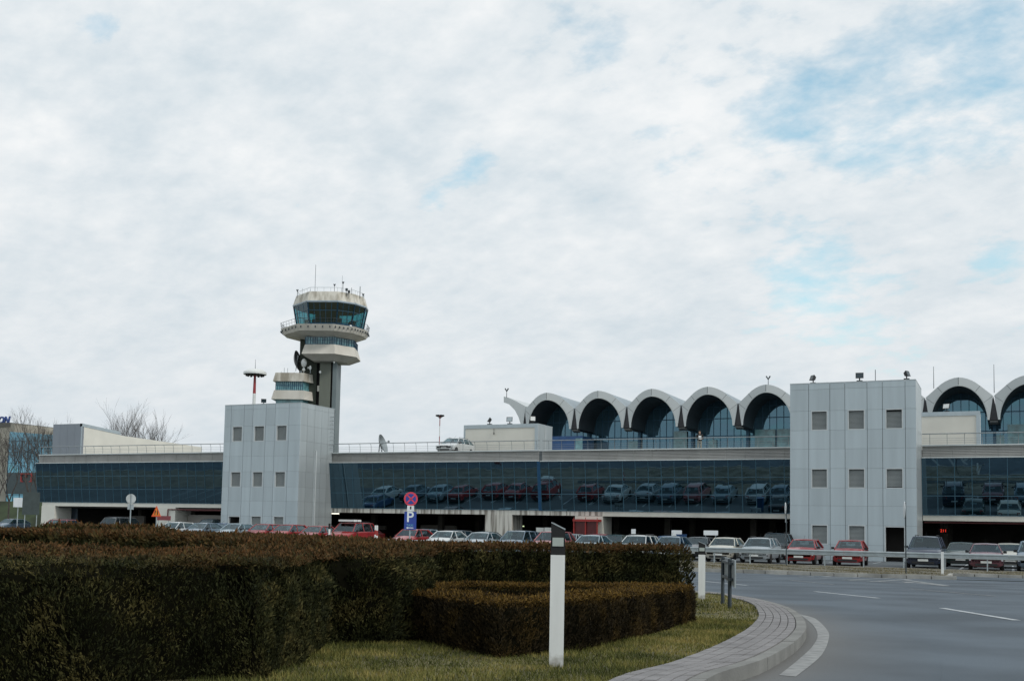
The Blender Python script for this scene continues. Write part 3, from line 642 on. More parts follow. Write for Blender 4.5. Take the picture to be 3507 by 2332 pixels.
# ------------------------------------------------------------------ stair towers of the car park
YB, YF = 77.1, 82.2
ZB = -.05
ZS = [11.75, 10.25, 8.90, 7.60, 6.25, 4.92, 3.69, 2.38]
def stair_tower(x0, x1, H, cols, door_col, seams, label, right_side=True, d=5.2, lit=None):
    """cols: window centres in x"""
    r = empty('stair_tower', ((x0+x1)/2, YB, 0), label, 'stair tower', 'grey clad stair towers'); O = r.location
    hol = []
    for i, cx in enumerate(cols):
        hol.append((cx-.545, cx+.545, 8.90, 10.25, 'w')); hol.append((cx-.545, cx+.545, 4.90, 6.24, 'w'))
        hol.append((cx-.64, cx+.64, ZB, 2.34, 'd') if i == door_col else (cx-.545, cx+.545, 1.05, 2.38, 'w'))
    gz = sorted([ZB, 1.05]+ZS+[H]); gx = [x0]+seams+[x1]; bw = MB(); ex = .0
    allx = sorted(set([x0, x1]+seams+[v for h in hol for v in h[:2]])); 
    for i in range(len(gx)-1):
        for j in range(len(gz)-1):
            # panel rectangle minus holes -> split
            X0, X1, Z0, Z1 = gx[i]+(.014 if i else 0), gx[i+1]-(.014 if i < len(gx)-2 else 0), gz[j]+.005, gz[j+1]-.005
            rects = [(X0, X1, Z0, Z1)]
            for (a, c, z0, z1, k) in hol:
                nr_ = []
                for (p0, p1, q0, q1) in rects:
                    if a >= p1 or c <= p0 or z0 >= q1-.011 or z1 <= q0+.011: nr_.append((p0, p1, q0, q1)); continue
                    if a > p0: nr_.append((p0, a, q0, q1))
                    if c < p1: nr_.append((c, p1, q0, q1))
                    m0, m1 = max(a, p0), min(c, p1)
                    if z0 > q0: nr_.append((m0, m1, q0, z0))
                    if z1 < q1: nr_.append((m0, m1, z1, q1))
                rects = nr_
            for (p0, p1, q0, q1) in rects: bw.box(p0, p1, YB, YB+.06, q0, q1)
    local(bw, O).build('front_cladding', M['clad'], r)
    # right-hand and left-hand sides
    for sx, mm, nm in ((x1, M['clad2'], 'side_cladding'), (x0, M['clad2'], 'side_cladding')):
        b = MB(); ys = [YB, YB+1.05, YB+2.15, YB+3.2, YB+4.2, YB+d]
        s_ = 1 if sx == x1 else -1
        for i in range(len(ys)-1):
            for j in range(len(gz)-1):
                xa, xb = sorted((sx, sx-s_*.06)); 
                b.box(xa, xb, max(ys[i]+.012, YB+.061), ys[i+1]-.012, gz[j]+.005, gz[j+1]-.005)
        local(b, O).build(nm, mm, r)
    b = MB(); b.box(x0+.07, x1-.07, YB+.07, YB+.10, 1.0, H-.05)   # dark joint backing, holes left open below by the windows' own reveals
    b.v = []; b.f = []; b.m = []
    for i in range(len(gx)-1):
        for (zz0, zz1) in ((10.26, H-.05), (6.26, 8.89), (2.40, 4.89)): b.box(gx[i]+(.07 if i == 0 else 0), gx[i+1]-(.07 if i == len(gx)-2 else 0), YB+.062, YB+.075, zz0, zz1)
    for (za, zc) in ((8.885, 10.265), (4.885, 6.265), (ZB, 2.405)):
        xs_ = [x0+.07]+[v for c in cols for v in ((c-.66, c+.66) if za < 0 else (c-.56, c+.56))]+[x1-.07]
        for k in range(0, len(xs_), 2): b.box(xs_[k], xs_[k+1], YB+.062, YB+.075, za, zc)
    b.box(x0+.062, x0+.075, YB+.08, YB+d, ZB, H-.05); b.box(x1-.075, x1-.062, YB+.08, YB+d, ZB, H-.05)
    local(b, O).build('joint_backing', M['seam'], r)
    b = MB(); b.box(x0+.08, x1-.08, YB+.08, YB+d, H-.12, H-.04); b.box(x0+.0, x1-.0, YB+d-.06, YB+d, 7.9, H-.005); local(b, O).build('roof', M['clad'], r)
    b = MB(); b.box(x0-.012, x1+.012, YB-.012, YB+.12, H, H+.05); b.box(x1-.11, x1+.012, YB+.12, YB+d, H, H+.05); b.box(x0-.012, x0+.11, YB+.12, YB+d, H, H+.05); local(b, O).build('roof_edge', M['clad2'], r)
    for (a, c, z0, z1, k) in hol:
        f = MB(); t = .05; dpt = .22
        f.box(a-.02, a+t, YB-.006, YB+dpt, z0+t, z1-t); f.box(c-t, c+.02, YB-.006, YB+dpt, z0+t, z1-t); f.box(a-.02, c+.02, YB-.006, YB+dpt, z1-t, z1+.02)
        if k == 'w':
            f.box(a-.02, c+.02, YB-.006, YB+dpt, z0-.02, z0+t)
            fr = local(f, O).build('window', M['frame'], r)
            s2 = MB(); z = z0+t; gap_t = .10 if (abs(z0-8.9) < .1 and cx_eq(a, c, cols[-1]) and lit) else 0
            zt = z1-t-gap_t
            if lit and abs(z0-4.9) < .1 and cx_eq(a, c, cols[-1]): z += .08
            while z < zt-.02:
                z2 = min(z+.085, zt); y_ = YB+.10
                s2.hexa([(a+t, y_, z), (c-t, y_, z), (c-t, y_+.02, z), (a+t, y_+.02, z)], [(a+t, y_+.035, z2-.014), (c-t, y_+.035, z2-.014), (c-t, y_+.055, z2-.014), (a+t, y_+.055, z2-.014)])
                z += .085
            local(s2, O).build('shutter', M['slat'], fr)
            v = MB(); v.box(a+t, c-t, YB+.19, YB+.20, z0+t, z1-t); local(v, O).build('glazing', M['dark'], fr)
        else:
            fr = local(f, O).build('doorway', M['frame'], r)
            v = MB(); v.box(a, c, YB+2.4, YB+2.5, ZB, z1); v.box(a-.1, a, YB+.23, YB+2.4, ZB, z1); v.box(c, c+.1, YB+.23, YB+2.4, ZB, z1); v.box(a, c, YB+.23, YB+2.5, z1-t, z1+.02); local(v, O).build('passage', M['inter'], fr)
    return r
def cx_eq(a, c, x): return abs((a+c)/2-x) < .05
TR = stair_tower(-13.83, -5.54, 12.17, [-11.84, -9.38, -6.93], 2, [-12.557, -11.125, -10.125, -8.666, -7.674, -6.216], 'right stair tower of pale grey panels between the middle and right glass fronts', lit=True)
TL = stair_tower(-63.38, -55.24, 12.14, [-61.92, -59.55, -57.16], 0, [-62.66, -61.23, -60.29, -58.88, -57.90, -56.44], 'left stair tower of pale grey panels in front of the control tower')
b = MB(); x = -55.24; b.box(x, x+.09, YB+2.35, YB+2.5, 0, 8.2); b.v = [(a-TL.location[0], c-TL.location[1], d_) for a, c, d_ in b.v]; b.build('downpipe', M['frame'], TL)
b = MB()
for k in range(9): b.tube((-55.24, YB+4.55, 8.6+k*.35), (-55.02, YB+4.55, 8.6+k*.35), .02); b.tube((-55.24, YB+4.9, 8.6+k*.35), (-55.02, YB+4.9, 8.6+k*.35), .02); b.tube((-55.02, YB+4.55, 8.6+k*.35), (-55.02, YB+4.9, 8.6+k*.35), .02)
local(b, TL.location).build('ladder', M['steel'], TL)

# ------------------------------------------------------------------ car park building
CP = empty('car_park_building', (-35, YF, 0), 'long low car park with tilted dark blue glass front and concrete ground floor', 'building'); OC = CP.location
TILT = .132
def facade(x0, x1, zoff, first, dx=1.05, solid=None):
    zb, zt = 3.25+zoff, 7.22+zoff*.85; H = zt-zb; dy = H*math.tan(TILT)
    z1, z2 = zb+H/3, zb+2*H/3
    def yy(z): return YF-(z-zb)*math.tan(TILT)
    xs = [x0]; x = first
    while x < x1: xs.append(x); x += dx
    xs.append(x1)
    # panes, each with a hair of its own tilt so the mirror image breaks from pane to pane
    pane = MB()
    for i in range(len(xs)-1):
        for (a, c) in ((zb, z1), (z1, z2), (z2, zt)):
            e1, e2, e3 = [random.uniform(-.0022, .0022) for _ in range(3)]
            pane.quad((xs[i], yy(a)+e1, a), (xs[i+1], yy(a)+e2, a), (xs[i+1], yy(c)+e3, c), (xs[i], yy(c)+e1, c))
    gl = local(pane, OC).build('glass_front', M['fglass'], CP, normals=False)
    mu = MB(); q = .022
    for x in xs: mu.hexa([(x-q, yy(zb)-.022, zb), (x+q, yy(zb)-.022, zb), (x+q, yy(zb)+.03, zb), (x-q, yy(zb)+.03, zb)], [(x-q, yy(zt)-.022, zt), (x+q, yy(zt)-.022, zt), (x+q, yy(zt)+.03, zt), (x-q, yy(zt)+.03, zt)])
    for z in (z1, z2): mu.box(x0+.03, x1-.03, yy(z)-.018, yy(z)+.03, z-.02, z+.02)
    mu.box(x0, x1, YF-.028, YF+.05, zb-.04, zb)
    local(mu, OC).build('mullions', M['fmull'], gl)
    # louvred parapet
    lo = MB(); zp = zt; top = 8.08+zoff*.8; yb = YF-.08
    n = 7; hh = (top-zp-.08)/n
    for k in range(n):
        a = zp+.08+k*hh; lo.hexa([(x0, yb-.05, a), (x1, yb-.05, a), (x1, yb+.05, a), (x0, yb+.05, a)], [(x0, yb, a+hh*.78), (x1, yb, a+hh*.78), (x1, yb+.05, a+hh*.78), (x0, yb+.05, a+hh*.78)])
    lo.box(x0, x1, yb-.02+.07, yb+.3, zp+.05, top)
    x = x0+.6
    while x < x1: lo.box(x-.012, x+.012, yb-.062, yb+.0, zp+.08, top-.02); x += 1.46
    local(lo, OC).build('parapet_louvres', M['band'], CP)
    co = MB(); co.box(x0, x1, yb-.14, yb+.42, top, top+.10); co.box(x0, x1, yb-.52, yb+.07, zp-.01, zp+.05); local(co, OC).build('coping', M['coping'], CP)
    # railing
    ra = MB(); zr = top+.10; H2 = .78
    yr = yb+.05
    ra.tube((x0, yr-.02, zr+H2), (x1, yr-.02, zr+H2), .035, n=8)
    for k, h in enumerate((.16, .31, .46)): ra.tube((x0, yr+.10-.03*k*.5, zr+h), (x1, yr+.10-.03*k*.5, zr+h), .010, n=5)
    rl = local(ra, OC).build('railing', M['railm'], CP, smooth=50)
    x = x0+.5; ps = MB()
    ps.path([(0, .12, 0), (0, .12, .25), (0, .10, .48), (0, .04, .66), (0, -.02, H2)], .017, 6); pm = None
    while x < x1:
        if pm is None: o = ps.build('railing_post', M['railm'], rl, smooth=60); pm = o.data
        else: o = bpy.data.objects.new('railing_post', pm); COL.objects.link(o); o.parent = rl
        o.location = (x-OC[0], yr-OC[1], zr-OC[2]); x += 1.14
    return zb
XL = -91.3
facade(XL, -63.45, .30, XL+.9)
facade(-55.2, -35.02, .03, -54.6+.7)
facade(-34.76, -13.9, 0.0, -34.0)
facade(-5.5, 16, 0.0, -4.5, 1.12)
b = MB(); b.box(-35.02, -34.76, YF-.62, YF+.05, 3.22, 7.22); b.hexa([(-35.02, YF-.05, 3.22), (-34.76, YF-.05, 3.22), (-34.76, YF+.1, 3.22), (-35.02, YF+.1, 3.22)], [(-35.02, YF-.575, 7.22), (-34.76, YF-.575, 7.22), (-34.76, YF+.1, 7.22), (-35.02, YF+.1, 7.22)])
b.v = b.v[8:]; b.f = [tuple(i-8 for i in f) for f in b.f[6:]]; b.m = b.m[6:]; local(b, OC).build('expansion_strip', mat('blue_strip', (.02, .09, .19), .3, .2), CP)
b = MB(); b.box(-35.02, -34.76, YF-.1, YF+.3, 7.22, 8.1); local(b, OC).build('parapet_joint', M['seam'], CP)
# end return of the glass at the far left
b = MB(); zb, zt = 3.55, 7.47
b.hexa([(XL, YF, zb), (XL, YF+9, zb), (XL+.1, YF+9, zb), (XL+.1, YF+.02, zb)], [(XL, YF-.52, zt), (XL, YF+9, zt), (XL+.1, YF+9, zt), (XL+.1, YF-.50, zt)]); local(b, OC).build('glass_end', M['fglass'], CP)
# concrete beam
for (x0, x1, zo, mm) in ((XL+.6, -63.4, .30, M['cream']), (-55.25, -29.5, .02, M['stained']), (-29.5, -13.8, 0, M['concrete']), (-5.5, 16, 0, M['concrete'])):
    b = MB(); b.box(x0, x1, YF+.02, YF+.5, 2.83+zo, 3.22+zo); local(b, OC).build('concrete_beam', mm, CP)
# columns (x0,x1,material)
for (x0, x1, mm, zo) in ((-90.75, -88.9, M['cream'], .30), (-75.4, -73.1, M['cream'], .30), (-39.89, -37.43, M['stained'], .02), (-31.84, -29.47, M['concrete'], .0), (13, 15, M['concrete'], 0)):
    b = MB(); b.box(x0, x1, YF+.01, YF+2.2, ZB, 2.83+zo); local(b, OC).build('column', mm, CP)
# soffit, slabs, back wall, inside walls
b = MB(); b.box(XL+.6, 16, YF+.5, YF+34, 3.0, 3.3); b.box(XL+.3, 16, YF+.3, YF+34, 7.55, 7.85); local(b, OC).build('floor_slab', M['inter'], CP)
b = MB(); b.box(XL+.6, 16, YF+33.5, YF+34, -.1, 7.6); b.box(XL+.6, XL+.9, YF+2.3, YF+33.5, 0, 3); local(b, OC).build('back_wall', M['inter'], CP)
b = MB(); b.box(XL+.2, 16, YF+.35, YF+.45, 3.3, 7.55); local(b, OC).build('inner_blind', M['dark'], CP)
b = MB(); b.box(-5.4, 16, YF+.1, YF+34, 0.02, .03); b.v = []; b.f = []; b.m = []
# pale partition inside the left bay, ramp underside etc.
b = MB(); b.box(-72.9, -63.4, YF+1.6, YF+1.9, 0, 2.45); local(b, OC).build('pale_wall', M['inter_pale'], CP)
b = MB(); p0 = PY(1765, 1800, YF+9).x
for (px0, px1, z0, z1, dy) in ((440, 492, 0, 2.3, 7), (1120, 1240, 1.35, 1.75, 12), (1245, 1320, 1.35, 1.75, 12), (1440, 1555, 1.2, 1.9, 12), (1508, 1560, 0, 1.85, 11)):
    b = MB(); b.box(PY(px0, 1800, YF+dy).x, PY(px1, 1800, YF+dy).x, YF+dy, YF+dy+.3, z0, z1); local(b, OC).build('inside_wall', M['inter_pale'], CP)
b = MB()
for i in range(14):
    x = -86+i*7.4
    for dy in (9, 17): b = MB(); b.box(x-.25, x+.25, YF+dy, YF+dy+.5, 0, 3); local(b, OC).build('inner_column', M['incol'], CP)
# glazed doors in the left bay
b = MB()
for (px0, px1) in ((192, 216), (236, 264)): b.box(PY(px0, 1750, YF+3).x, PY(px1, 1750, YF+3).x, YF+3, YF+3.1, 0, 2.95)
local(b, OC).build('glazed_door', mat('pale_door_glass', (.24, .30, .38), .25, .1, .1), CP)
b = MB(); b.box(PY(186, 1750, YF+3.2).x, PY(268, 1750, YF+3.2).x, YF+3.2, YF+3.4, 0, 3.1); local(b, OC).build('door_surround', mat('door_surround', (.035, .04, .05), .6), CP)
# red pipes under the beam
b = MB(); a = PY(575, 1744, YF-.09); b.path([(a.x, a.y, 1.9), (a.x, a.y, a.z), (-63.4, a.y, a.z)], .055, 8); b.tube((-55.2+49.75, YF+.3, 2.72), (16, YF+.3, 2.72), .06); b.tube((-63.4, YF+.3, 2.86), (-72, YF+.3, 2.86), .05); local(b, OC).build('red_pipe', M['redpipe'], CP, smooth=50)
for (px, py, dy, L_, mm) in ((1140, 1758, 1.2, 1.3, 'litwhite'), (1774, 1801, 9, 1.2, 'litgreen'), (2076, 1788, 2.5, .55, 'litgreen')):
    a = PY(px, py, YF+dy); b = MB(); b.box(a.x-L_/2, a.x+L_/2, a.y-.05, a.y+.05, a.z-.05, a.z+.05); local(b, OC).build('tube_light', M[mm], CP)
# red framed notice case on the column
p0 = PY(1973, 1826, YF-.35); p1 = PY(2053, 1781, YF-.35)
r = empty('kiosk', ((p0.x+p1.x)/2, YF-.5, 0), 'dark red framed glass kiosk in front of the concrete column', 'kiosk'); O = r.location
b = MB()
for x in (p0.x, (p0.x+p1.x)/2, p1.x): b.box(x-.04, x+.04, YF-.9, YF-.82, 0, p1.z-.1); b.box(x-.02, x+.02, YF-.9, YF-.86, p1.z+.05, p1.z+.2)
b.box(p0.x-.08, p1.x+.08, YF-.95, YF-.05, p1.z-.12, p1.z+.06); local(b, O).build('frame', M['red'], r)
b = MB(); b.box(p0.x, p1.x, YF-.75, YF-.7, .2, p1.z-.09); local(b, O).build('panel', mat('dark_red_panel', (.10, .012, .014), .35), r)
# LED sign "211" inside the right bay
a = PY(3231, 1817, YF+4); r = empty('led_display', a, 'small red lit number display inside the dark right bay', 'display')
b = MB(); b.box(-.42, .42, 0, .1, -.17, .17); b.build('casing', M['black'], r); b = MB(); b.tube((0, .05, .17), (0, .05, 1.15), .02); b.build('hanger', M['black'], r)
text('211', .30, M['ledred'], r, (0, -.006, 0), UP, name='digits')

# ------------------------------------------------------------------ rooftop housings
def housing(name, label, x0, x1, y0, y1, z0, z1, front='cream', side='clad2', rib=True):
    r = empty('rooftop_housing', ((x0+x1)/2, y0, z0), label, 'rooftop housing', 'housings on the car park roof'); O = r.location
    b = MB(); b.box(x0, x1, y0+.02, y1, z0, z1-.05); local(b, O).build('walls', M[side], r)
    b = MB(); t = .14; b.box(x0-.02, x1+.02, y0-.05, y0+.02, z1-.33, z1); b.box(x0-.02, x0+t, y0-.05, y0+.02, z0, z1-.33); b.box(x1-t-.12, x1+.02, y0-.05, y0+.02, z0, z1-.33); b.box(x0-.02, x1+.02, y0+.02, y1+.02, z1-.05, z1+.02); local(b, O).build('frame', M['clad'], r)
    b = MB(); b.box(x0+t, x1-t-.12, y0-.005, y0+.018, z0, z1-.33); local(b, O).build('front_panel', M[front], r)
    if rib:
        b = MB(); b.box(x1, x1+.05, (y0+y1)/2-.05, (y0+y1)/2+.05, z0, z1); local(b, O).build('downpipe', M['frame'], r)
    b = MB(); lx = x0+(x1-x0)*(.42 if rib else .15); b.tube((lx, y0-.12, z1-.34), (lx, y0-.12, z1-.75), .02); b.tube((lx, y0-.12, z1-.75), (lx, y0-.12, z1-.9), .05); local(b, O).build('hanging_lamp', M['trim'], r)
    return r
ROOFZ = 7.86
housing('h', 'cream fronted roof housing with three floodlights, in the middle before the arches', -46.03, -38.58, 90, 93.46, ROOFZ, 11.2)
housing('h', 'cream fronted roof housing right behind the right stair tower', -8.2, -2.0, 95, 98.5, ROOFZ, 11.86, rib=False)
# ramp housing on the left
r = empty('rooftop_housing', (-101, 95, ROOFZ), 'grey and cream stepped ramp housing at the left end of the roof', 'rooftop housing', 'housings on the car park roof'); O = r.location
b = MB(); b.box(-103.63, -99.0, 95, 95.3, 5, 13.05)
for k in range(1, 4): b.box(-103.63+k*1.16-.01, -103.63+k*1.16+.02, 94.985, 95, 5, 13.0)
local(b, O).build('end_wall', mat('grey_end_wall', (.27, .30, .34), .5, .2, .04, .4), r)
b = MB(); b.add([(-99, 95.3, 5), (-99, 101.1, 5), (-99, 101.1, 12.25), (-99, 95.3, 12.75), (-99.3, 95.3, 5), (-99.3, 101.1, 5), (-99.3, 101.1, 12.25), (-99.3, 95.3, 12.75)], [(0, 1, 2, 3), (4, 5, 6, 7), (0, 1, 5, 4), (1, 2, 6, 5), (2, 3, 7, 6), (3, 0, 4, 7)])
b.add([(-99, 101.1, 5), (-99, 116, 5), (-99, 116, 11.85), (-99, 101.1, 12.18), (-99.3, 101.1, 5), (-99.3, 116, 5), (-99.3, 116, 11.85), (-99.3, 101.1, 12.18)], [(0, 1, 2, 3), (4, 5, 6, 7), (0, 1, 5, 4), (1, 2, 6, 5), (2, 3, 7, 6), (3, 0, 4, 7)])
local(b, O).build('side_wall', M['cream'], r)
b = MB(); b.add([(-98.97, 95, 12.72), (-98.97, 101.1, 12.25), (-98.97, 101.1, 12.62), (-98.97, 95, 13.07), (-99.35, 95, 12.72), (-99.35, 101.1, 12.25), (-99.35, 101.1, 12.62), (-99.35, 95, 13.07)], [(0, 1, 2, 3), (4, 5, 6, 7), (0, 1, 5, 4), (1, 2, 6, 5), (2, 3, 7, 6), (3, 0, 4, 7)]); b.box(-99.14, -98.98, 94.985, 95.02, 8, 12.75); local(b, O).build('roof_edge', M['clad'], r)
# floodlights
def flood(pos, label, yaw, pitch, m=None, s=1.0):
    r = empty('floodlight', pos, label, 'floodlight', 'floodlights on the roofs')
    b = MB(); b.tube((0, 0, 0), (0, 0, .2*s), .04*s); b.box(-.18*s, .18*s, -.12*s, .12*s, 0, .06*s); b.build('stand', M['trim'], r)
    h = MB(); w_, d_, hh = .25*s, .12*s, .19*s
    h.hexa([(-w_, -d_, -hh), (w_, -d_, -hh), (w_, -d_, hh), (-w_, -d_, hh)], [(-w_*.6, d_, -hh*.6), (w_*.6, d_, -hh*.6), (w_*.6, d_, hh*.6), (-w_*.6, d_, hh*.6)])
    o = h.build('lamp_head', M['trim'], r); o.location = (0, 0, .36*s); o.rotation_euler = (pitch, 0, yaw)
    l = MB(); l.box(-w_*.85, w_*.85, -d_-.01, -d_-.002, -hh*.85, hh*.85); l.build('lens', m or M['carglass'], o)
for (px, py, Y, lb, yw, pt, s) in ((1043.6/1.0, 1380, YB+1, None, 0, 0, 0),): pass
FL = [(903, 1384, YB+.6, 'black floodlight on the roof of the left stair tower', .6, .3, 'b', .9),
      (2785, 1313, YB+.5, 'black floodlight tilted left, leftmost on the right stair tower', -.9, -.35, 'b', 1.0),
      (2944, 1306, YB+.5, 'square black floodlight in the middle of the right stair tower roof', .1, -.1, 'b', 1.05),
      (3105, 1299, YB+.5, 'black floodlight tilted right near the corner of the right stair tower', 1.2, -.35, 'b', 1.0),
      (1677, 1454, 90.6, 'grey floodlight leaning left on the middle roof housing', -1.0, -.5, 'g', 1.15),
      (1746, 1452, 90.6, 'grey floodlight above the centre of the middle roof housing', .15, -.1, 'g', 1.15),
      (1822, 1449, 90.6, 'pale round floodlight at the right edge of the middle roof housing', .9, 0, 'w', 1.15),
      (3243, 1410, 95.6, 'white floodlight on the right roof housing', -.4, -.3, 'w', 1.15)]
for px, py, Y, lb, yw, pt, k, s in FL:
    flood(PY(px, py, Y), lb, yw, pt, {'b': M['carglass'], 'g': M['steel'], 'w': M['white']}[k], s)

# ------------------------------------------------------------------ terminal with arches
YT = 165.0; X0, PER = -68.72, 8.94
TM = empty('terminal_building', (-40, YT, 0), 'terminal with a row of grey arched vaults and blue glass below', 'building'); O = TM.location
def inner(x): return 18.05+4.75*math.sqrt(max(0, 1-(x/3.66)**2))**1.05
def outerz(x):
    x = abs(x); return 24.0-.85*(x/2.4)**2 if x <= 2.4 else 23.15-(x-2.4)*(1.75/2.04)
NA = 28; xi = [-3.66+7.32*(.5-.5*math.cos(math.pi*i/NA)) for i in range(NA+1)]
def arch_profile(half=None):
    inn_ = [(x, inner(x)) for x in xi]
    out_ = []
    m = len(inn_)
    for i, x in enumerate(xi):
        # outer point paired with each inner one
        t = abs(x)/3.66; s_ = 1 if x > 0 else -1
        if t < .86: ox = x*4.42/3.66/.86*1.0; ox = s_*min(abs(x)/(.86*3.66)*4.42, 4.42); oz = outerz(ox)
        else:
            k = (t-.86)/.14; ox = s_*(4.42-.50*k); oz = 21.4-3.35*k
        out_.append((ox, oz))
    return inn_, out_
pi_, po_ = arch_profile()
def yfr(x): return YT-1.3*(1-abs(x)/4.42)      # the fascia folds forward at the crown
sh = MB(); 
for i in range(NA):
    a, c, d_, e_ = pi_[i], pi_[i+1], po_[i+1], po_[i]
    sh.quad(*[(q[0], yfr(q[0]), q[1]) for q in (a, c, d_, e_)])
fa_me = None
for k in range(9):
    cx = X0+PER*k
    if fa_me is None: o = sh.build('arch_fascia', M['fascia'], TM, normals=True); fa_me = o.data
    else: o = bpy.data.objects.new('arch_fascia', fa_me); COL.objects.link(o); o.parent = TM
    o.location = (cx-O.x, -O.y, -O.z)
    if k == 0:
        v = MB(); dpt = 7.25
        for i in range(NA):
            a, c = pi_[i], pi_[i+1]; v.quad((a[0], yfr(a[0]), a[1]), (c[0], yfr(c[0]), c[1]), (c[0], YT+dpt, c[1]), (a[0], YT+dpt, a[1]))
        for s_ in (-1, 1):
            x1_, x2_ = s_*3.66, s_*3.92; v.quad((x1_, YT-.1, 18.05), (x2_, YT-.1, 18.05), (x2_, YT+dpt, 18.05), (x1_, YT+dpt, 18.05))
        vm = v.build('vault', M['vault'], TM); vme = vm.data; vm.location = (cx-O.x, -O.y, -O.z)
        rf = MB()
        for i in range(NA):
            a, c = po_[i], po_[i+1]; rf.quad((a[0], yfr(a[0]), a[1]), (c[0], yfr(c[0]), c[1]), (c[0], YT+45, c[1]), (a[0], YT+45, a[1]))
        ro = rf.build('vault_roof', M['vaultroof'], TM); rme = ro.data; ro.location = (cx-O.x, -O.y, -O.z)
        jn = MB(); rimb = MB()
        for x in (-2.1, 2.1, -4.2+.35, 3.85, 0.0): 
            zi = inner(x if abs(x) < 3.5 else math.copysign(3.15, x)); xo = x*1.33 if abs(x) < 3 else math.copysign(4.42, x)
            xi_ = x if abs(x) < 3 else math.copysign(3.15, x); zi = inner(xi_); zo = outerz(xo)
            y1, y2 = yfr(xi_)-.01, yfr(xo)-.01
            jn.quad((xi_-.035, y1, zi), (xi_+.035, y1, zi), (xo+.035, y2, zo), (xo-.035, y2, zo))
        for i in range(NA):
            a, c = pi_[i], pi_[i+1]; q_ = lambda p, k: (p[0]*(1+k), yfr(p[0])-.02, 18.05+(p[1]-18.05)*(1+k)); rimb.quad(q_(a, 0), q_(c, 0), q_(c, .035), q_(a, .035))
        rb_ = rimb.build('arch_rim', M['coping'], TM, normals=False); rbm = rb_.data; rb_.location = (cx-O.x, -O.y, -O.z)
        jo = jn.build('panel_joint', M['seam'], TM, normals=False); jme = jo.data; jo.location = (cx-O.x, -O.y, -O.z)
        gl = MB(); YG = YT+7.2
        ring = [(x, YG, inner(x)) for x in xi]
        gl.add([(-4.46, YG, 0), (4.46, YG, 0), (4.46, YG, 18.06), (-4.46, YG, 18.06)], [(0, 1, 2, 3)]); gl.add(ring, [tuple(range(len(ring)))])
        go = gl.build('glass_wall', M['tglass'], TM, normals=False); gme = go.data; go.location = (cx-O.x, -O.y, -O.z)
        mu = MB()
        for j in range(-4, 5):
            x = j*1.1; zt = inner(x) if abs(x) < 3.6 else 18.05; mu.box(x-.05, x+.05, YG-.08, YG-.01, 8, zt-.02)
        for z in (17.1, 19.9, 21.8): 
            hw = 3.66*math.sqrt(max(0, 1-((z-18.05)/4.75)**2)) if z > 18.05 else 4.4; mu.box(-hw, hw, YG-.07, YG-.012, z-.07, z+.07)
        for z in (14.2, 11.5): mu.box(-4.4, 4.4, YG-.07, YG-.012, z-.06, z+.06)
        mo = mu.build('mullions', M['bluemetal'], go); mme = mo.data
        gp = MB(); gp.add([(3.9, YT+.12, 18.06), (5.04, YT+.12, 18.06), (4.47, YT+.12, 21.4)], [(0, 1, 2)]); gp.quad((3.9, YT+.12, 18.06), (5.04, YT+.12, 18.06), (5.04, YT+7.1, 18.02), (3.9, YT+7.1, 18.02))
        po = gp.build('valley_soffit', mat('valley_soffit', (.045, .045, .05), .7), TM, normals=False); pme = po.data; po.location = (cx-O.x, -O.y, -O.z)
        gm = MB(); gm.hexa([(3.95, YT+.3, 17.75), (5.0, YT+.3, 17.75), (5.0, YT+1.4, 17.55), (3.95, YT+1.4, 17.55)], [(3.95, YT+.3, 18.0), (5.0, YT+.3, 18.0), (5.0, YT+1.4, 17.95), (3.95, YT+1.4, 17.95)]); bo = gm.build('beam_end', mat('beam_end', (.14, .15, .15), .7), TM); bme = bo.data; bo.location = (cx-O.x, -O.y, -O.z)
        gc = MB(); gc.box(4.27, 4.67, YT+6.5, YT+7.0, 8, 18.0); co_ = gc.build('column', M['bluemetal'], TM); cme = co_.data; co_.location = (cx-O.x, -O.y, -O.z)
    else:
        for nm, me in (('arch_rim', rbm), ('vault', vme), ('vault_roof', rme), ('panel_joint', jme), ('glass_wall', gme), ('valley_soffit', pme), ('beam_end', bme), ('column', cme)):
            o = bpy.data.objects.new(nm, me); COL.objects.link(o); o.parent = TM; o.location = (cx-O.x, -O.y, -O.z)
            if nm == 'glass_wall':
                q = bpy.data.objects.new('mullions', mme); COL.objects.link(q); q.parent = o
# left half wing
wl = [(-77.03, 23.8), (-77.0, 22.79), (-76.03, 22.45), (-74.92, 21.41), (-74.21, 20.15), (-73.85, 19.1), (-73.75, 18.05), (-73.5, 18.05), (-73.05, 21.4), (-73.0, 22.0), (-74.68, 22.91), (-76.2, 23.58)]
b = MB(); b.prism(wl, YT-.05, YT+40); local(b, O).build('end_wing', M['fascia'], TM)
b = MB(); b.add([(-73.5, YT+.12, 18.06), (-72.62, YT+.12, 18.06), (-73.06, YT+.12, 21.4)], [(0, 1, 2)]); local(b, O).build('valley_soffit', po.data.materials[0], TM)
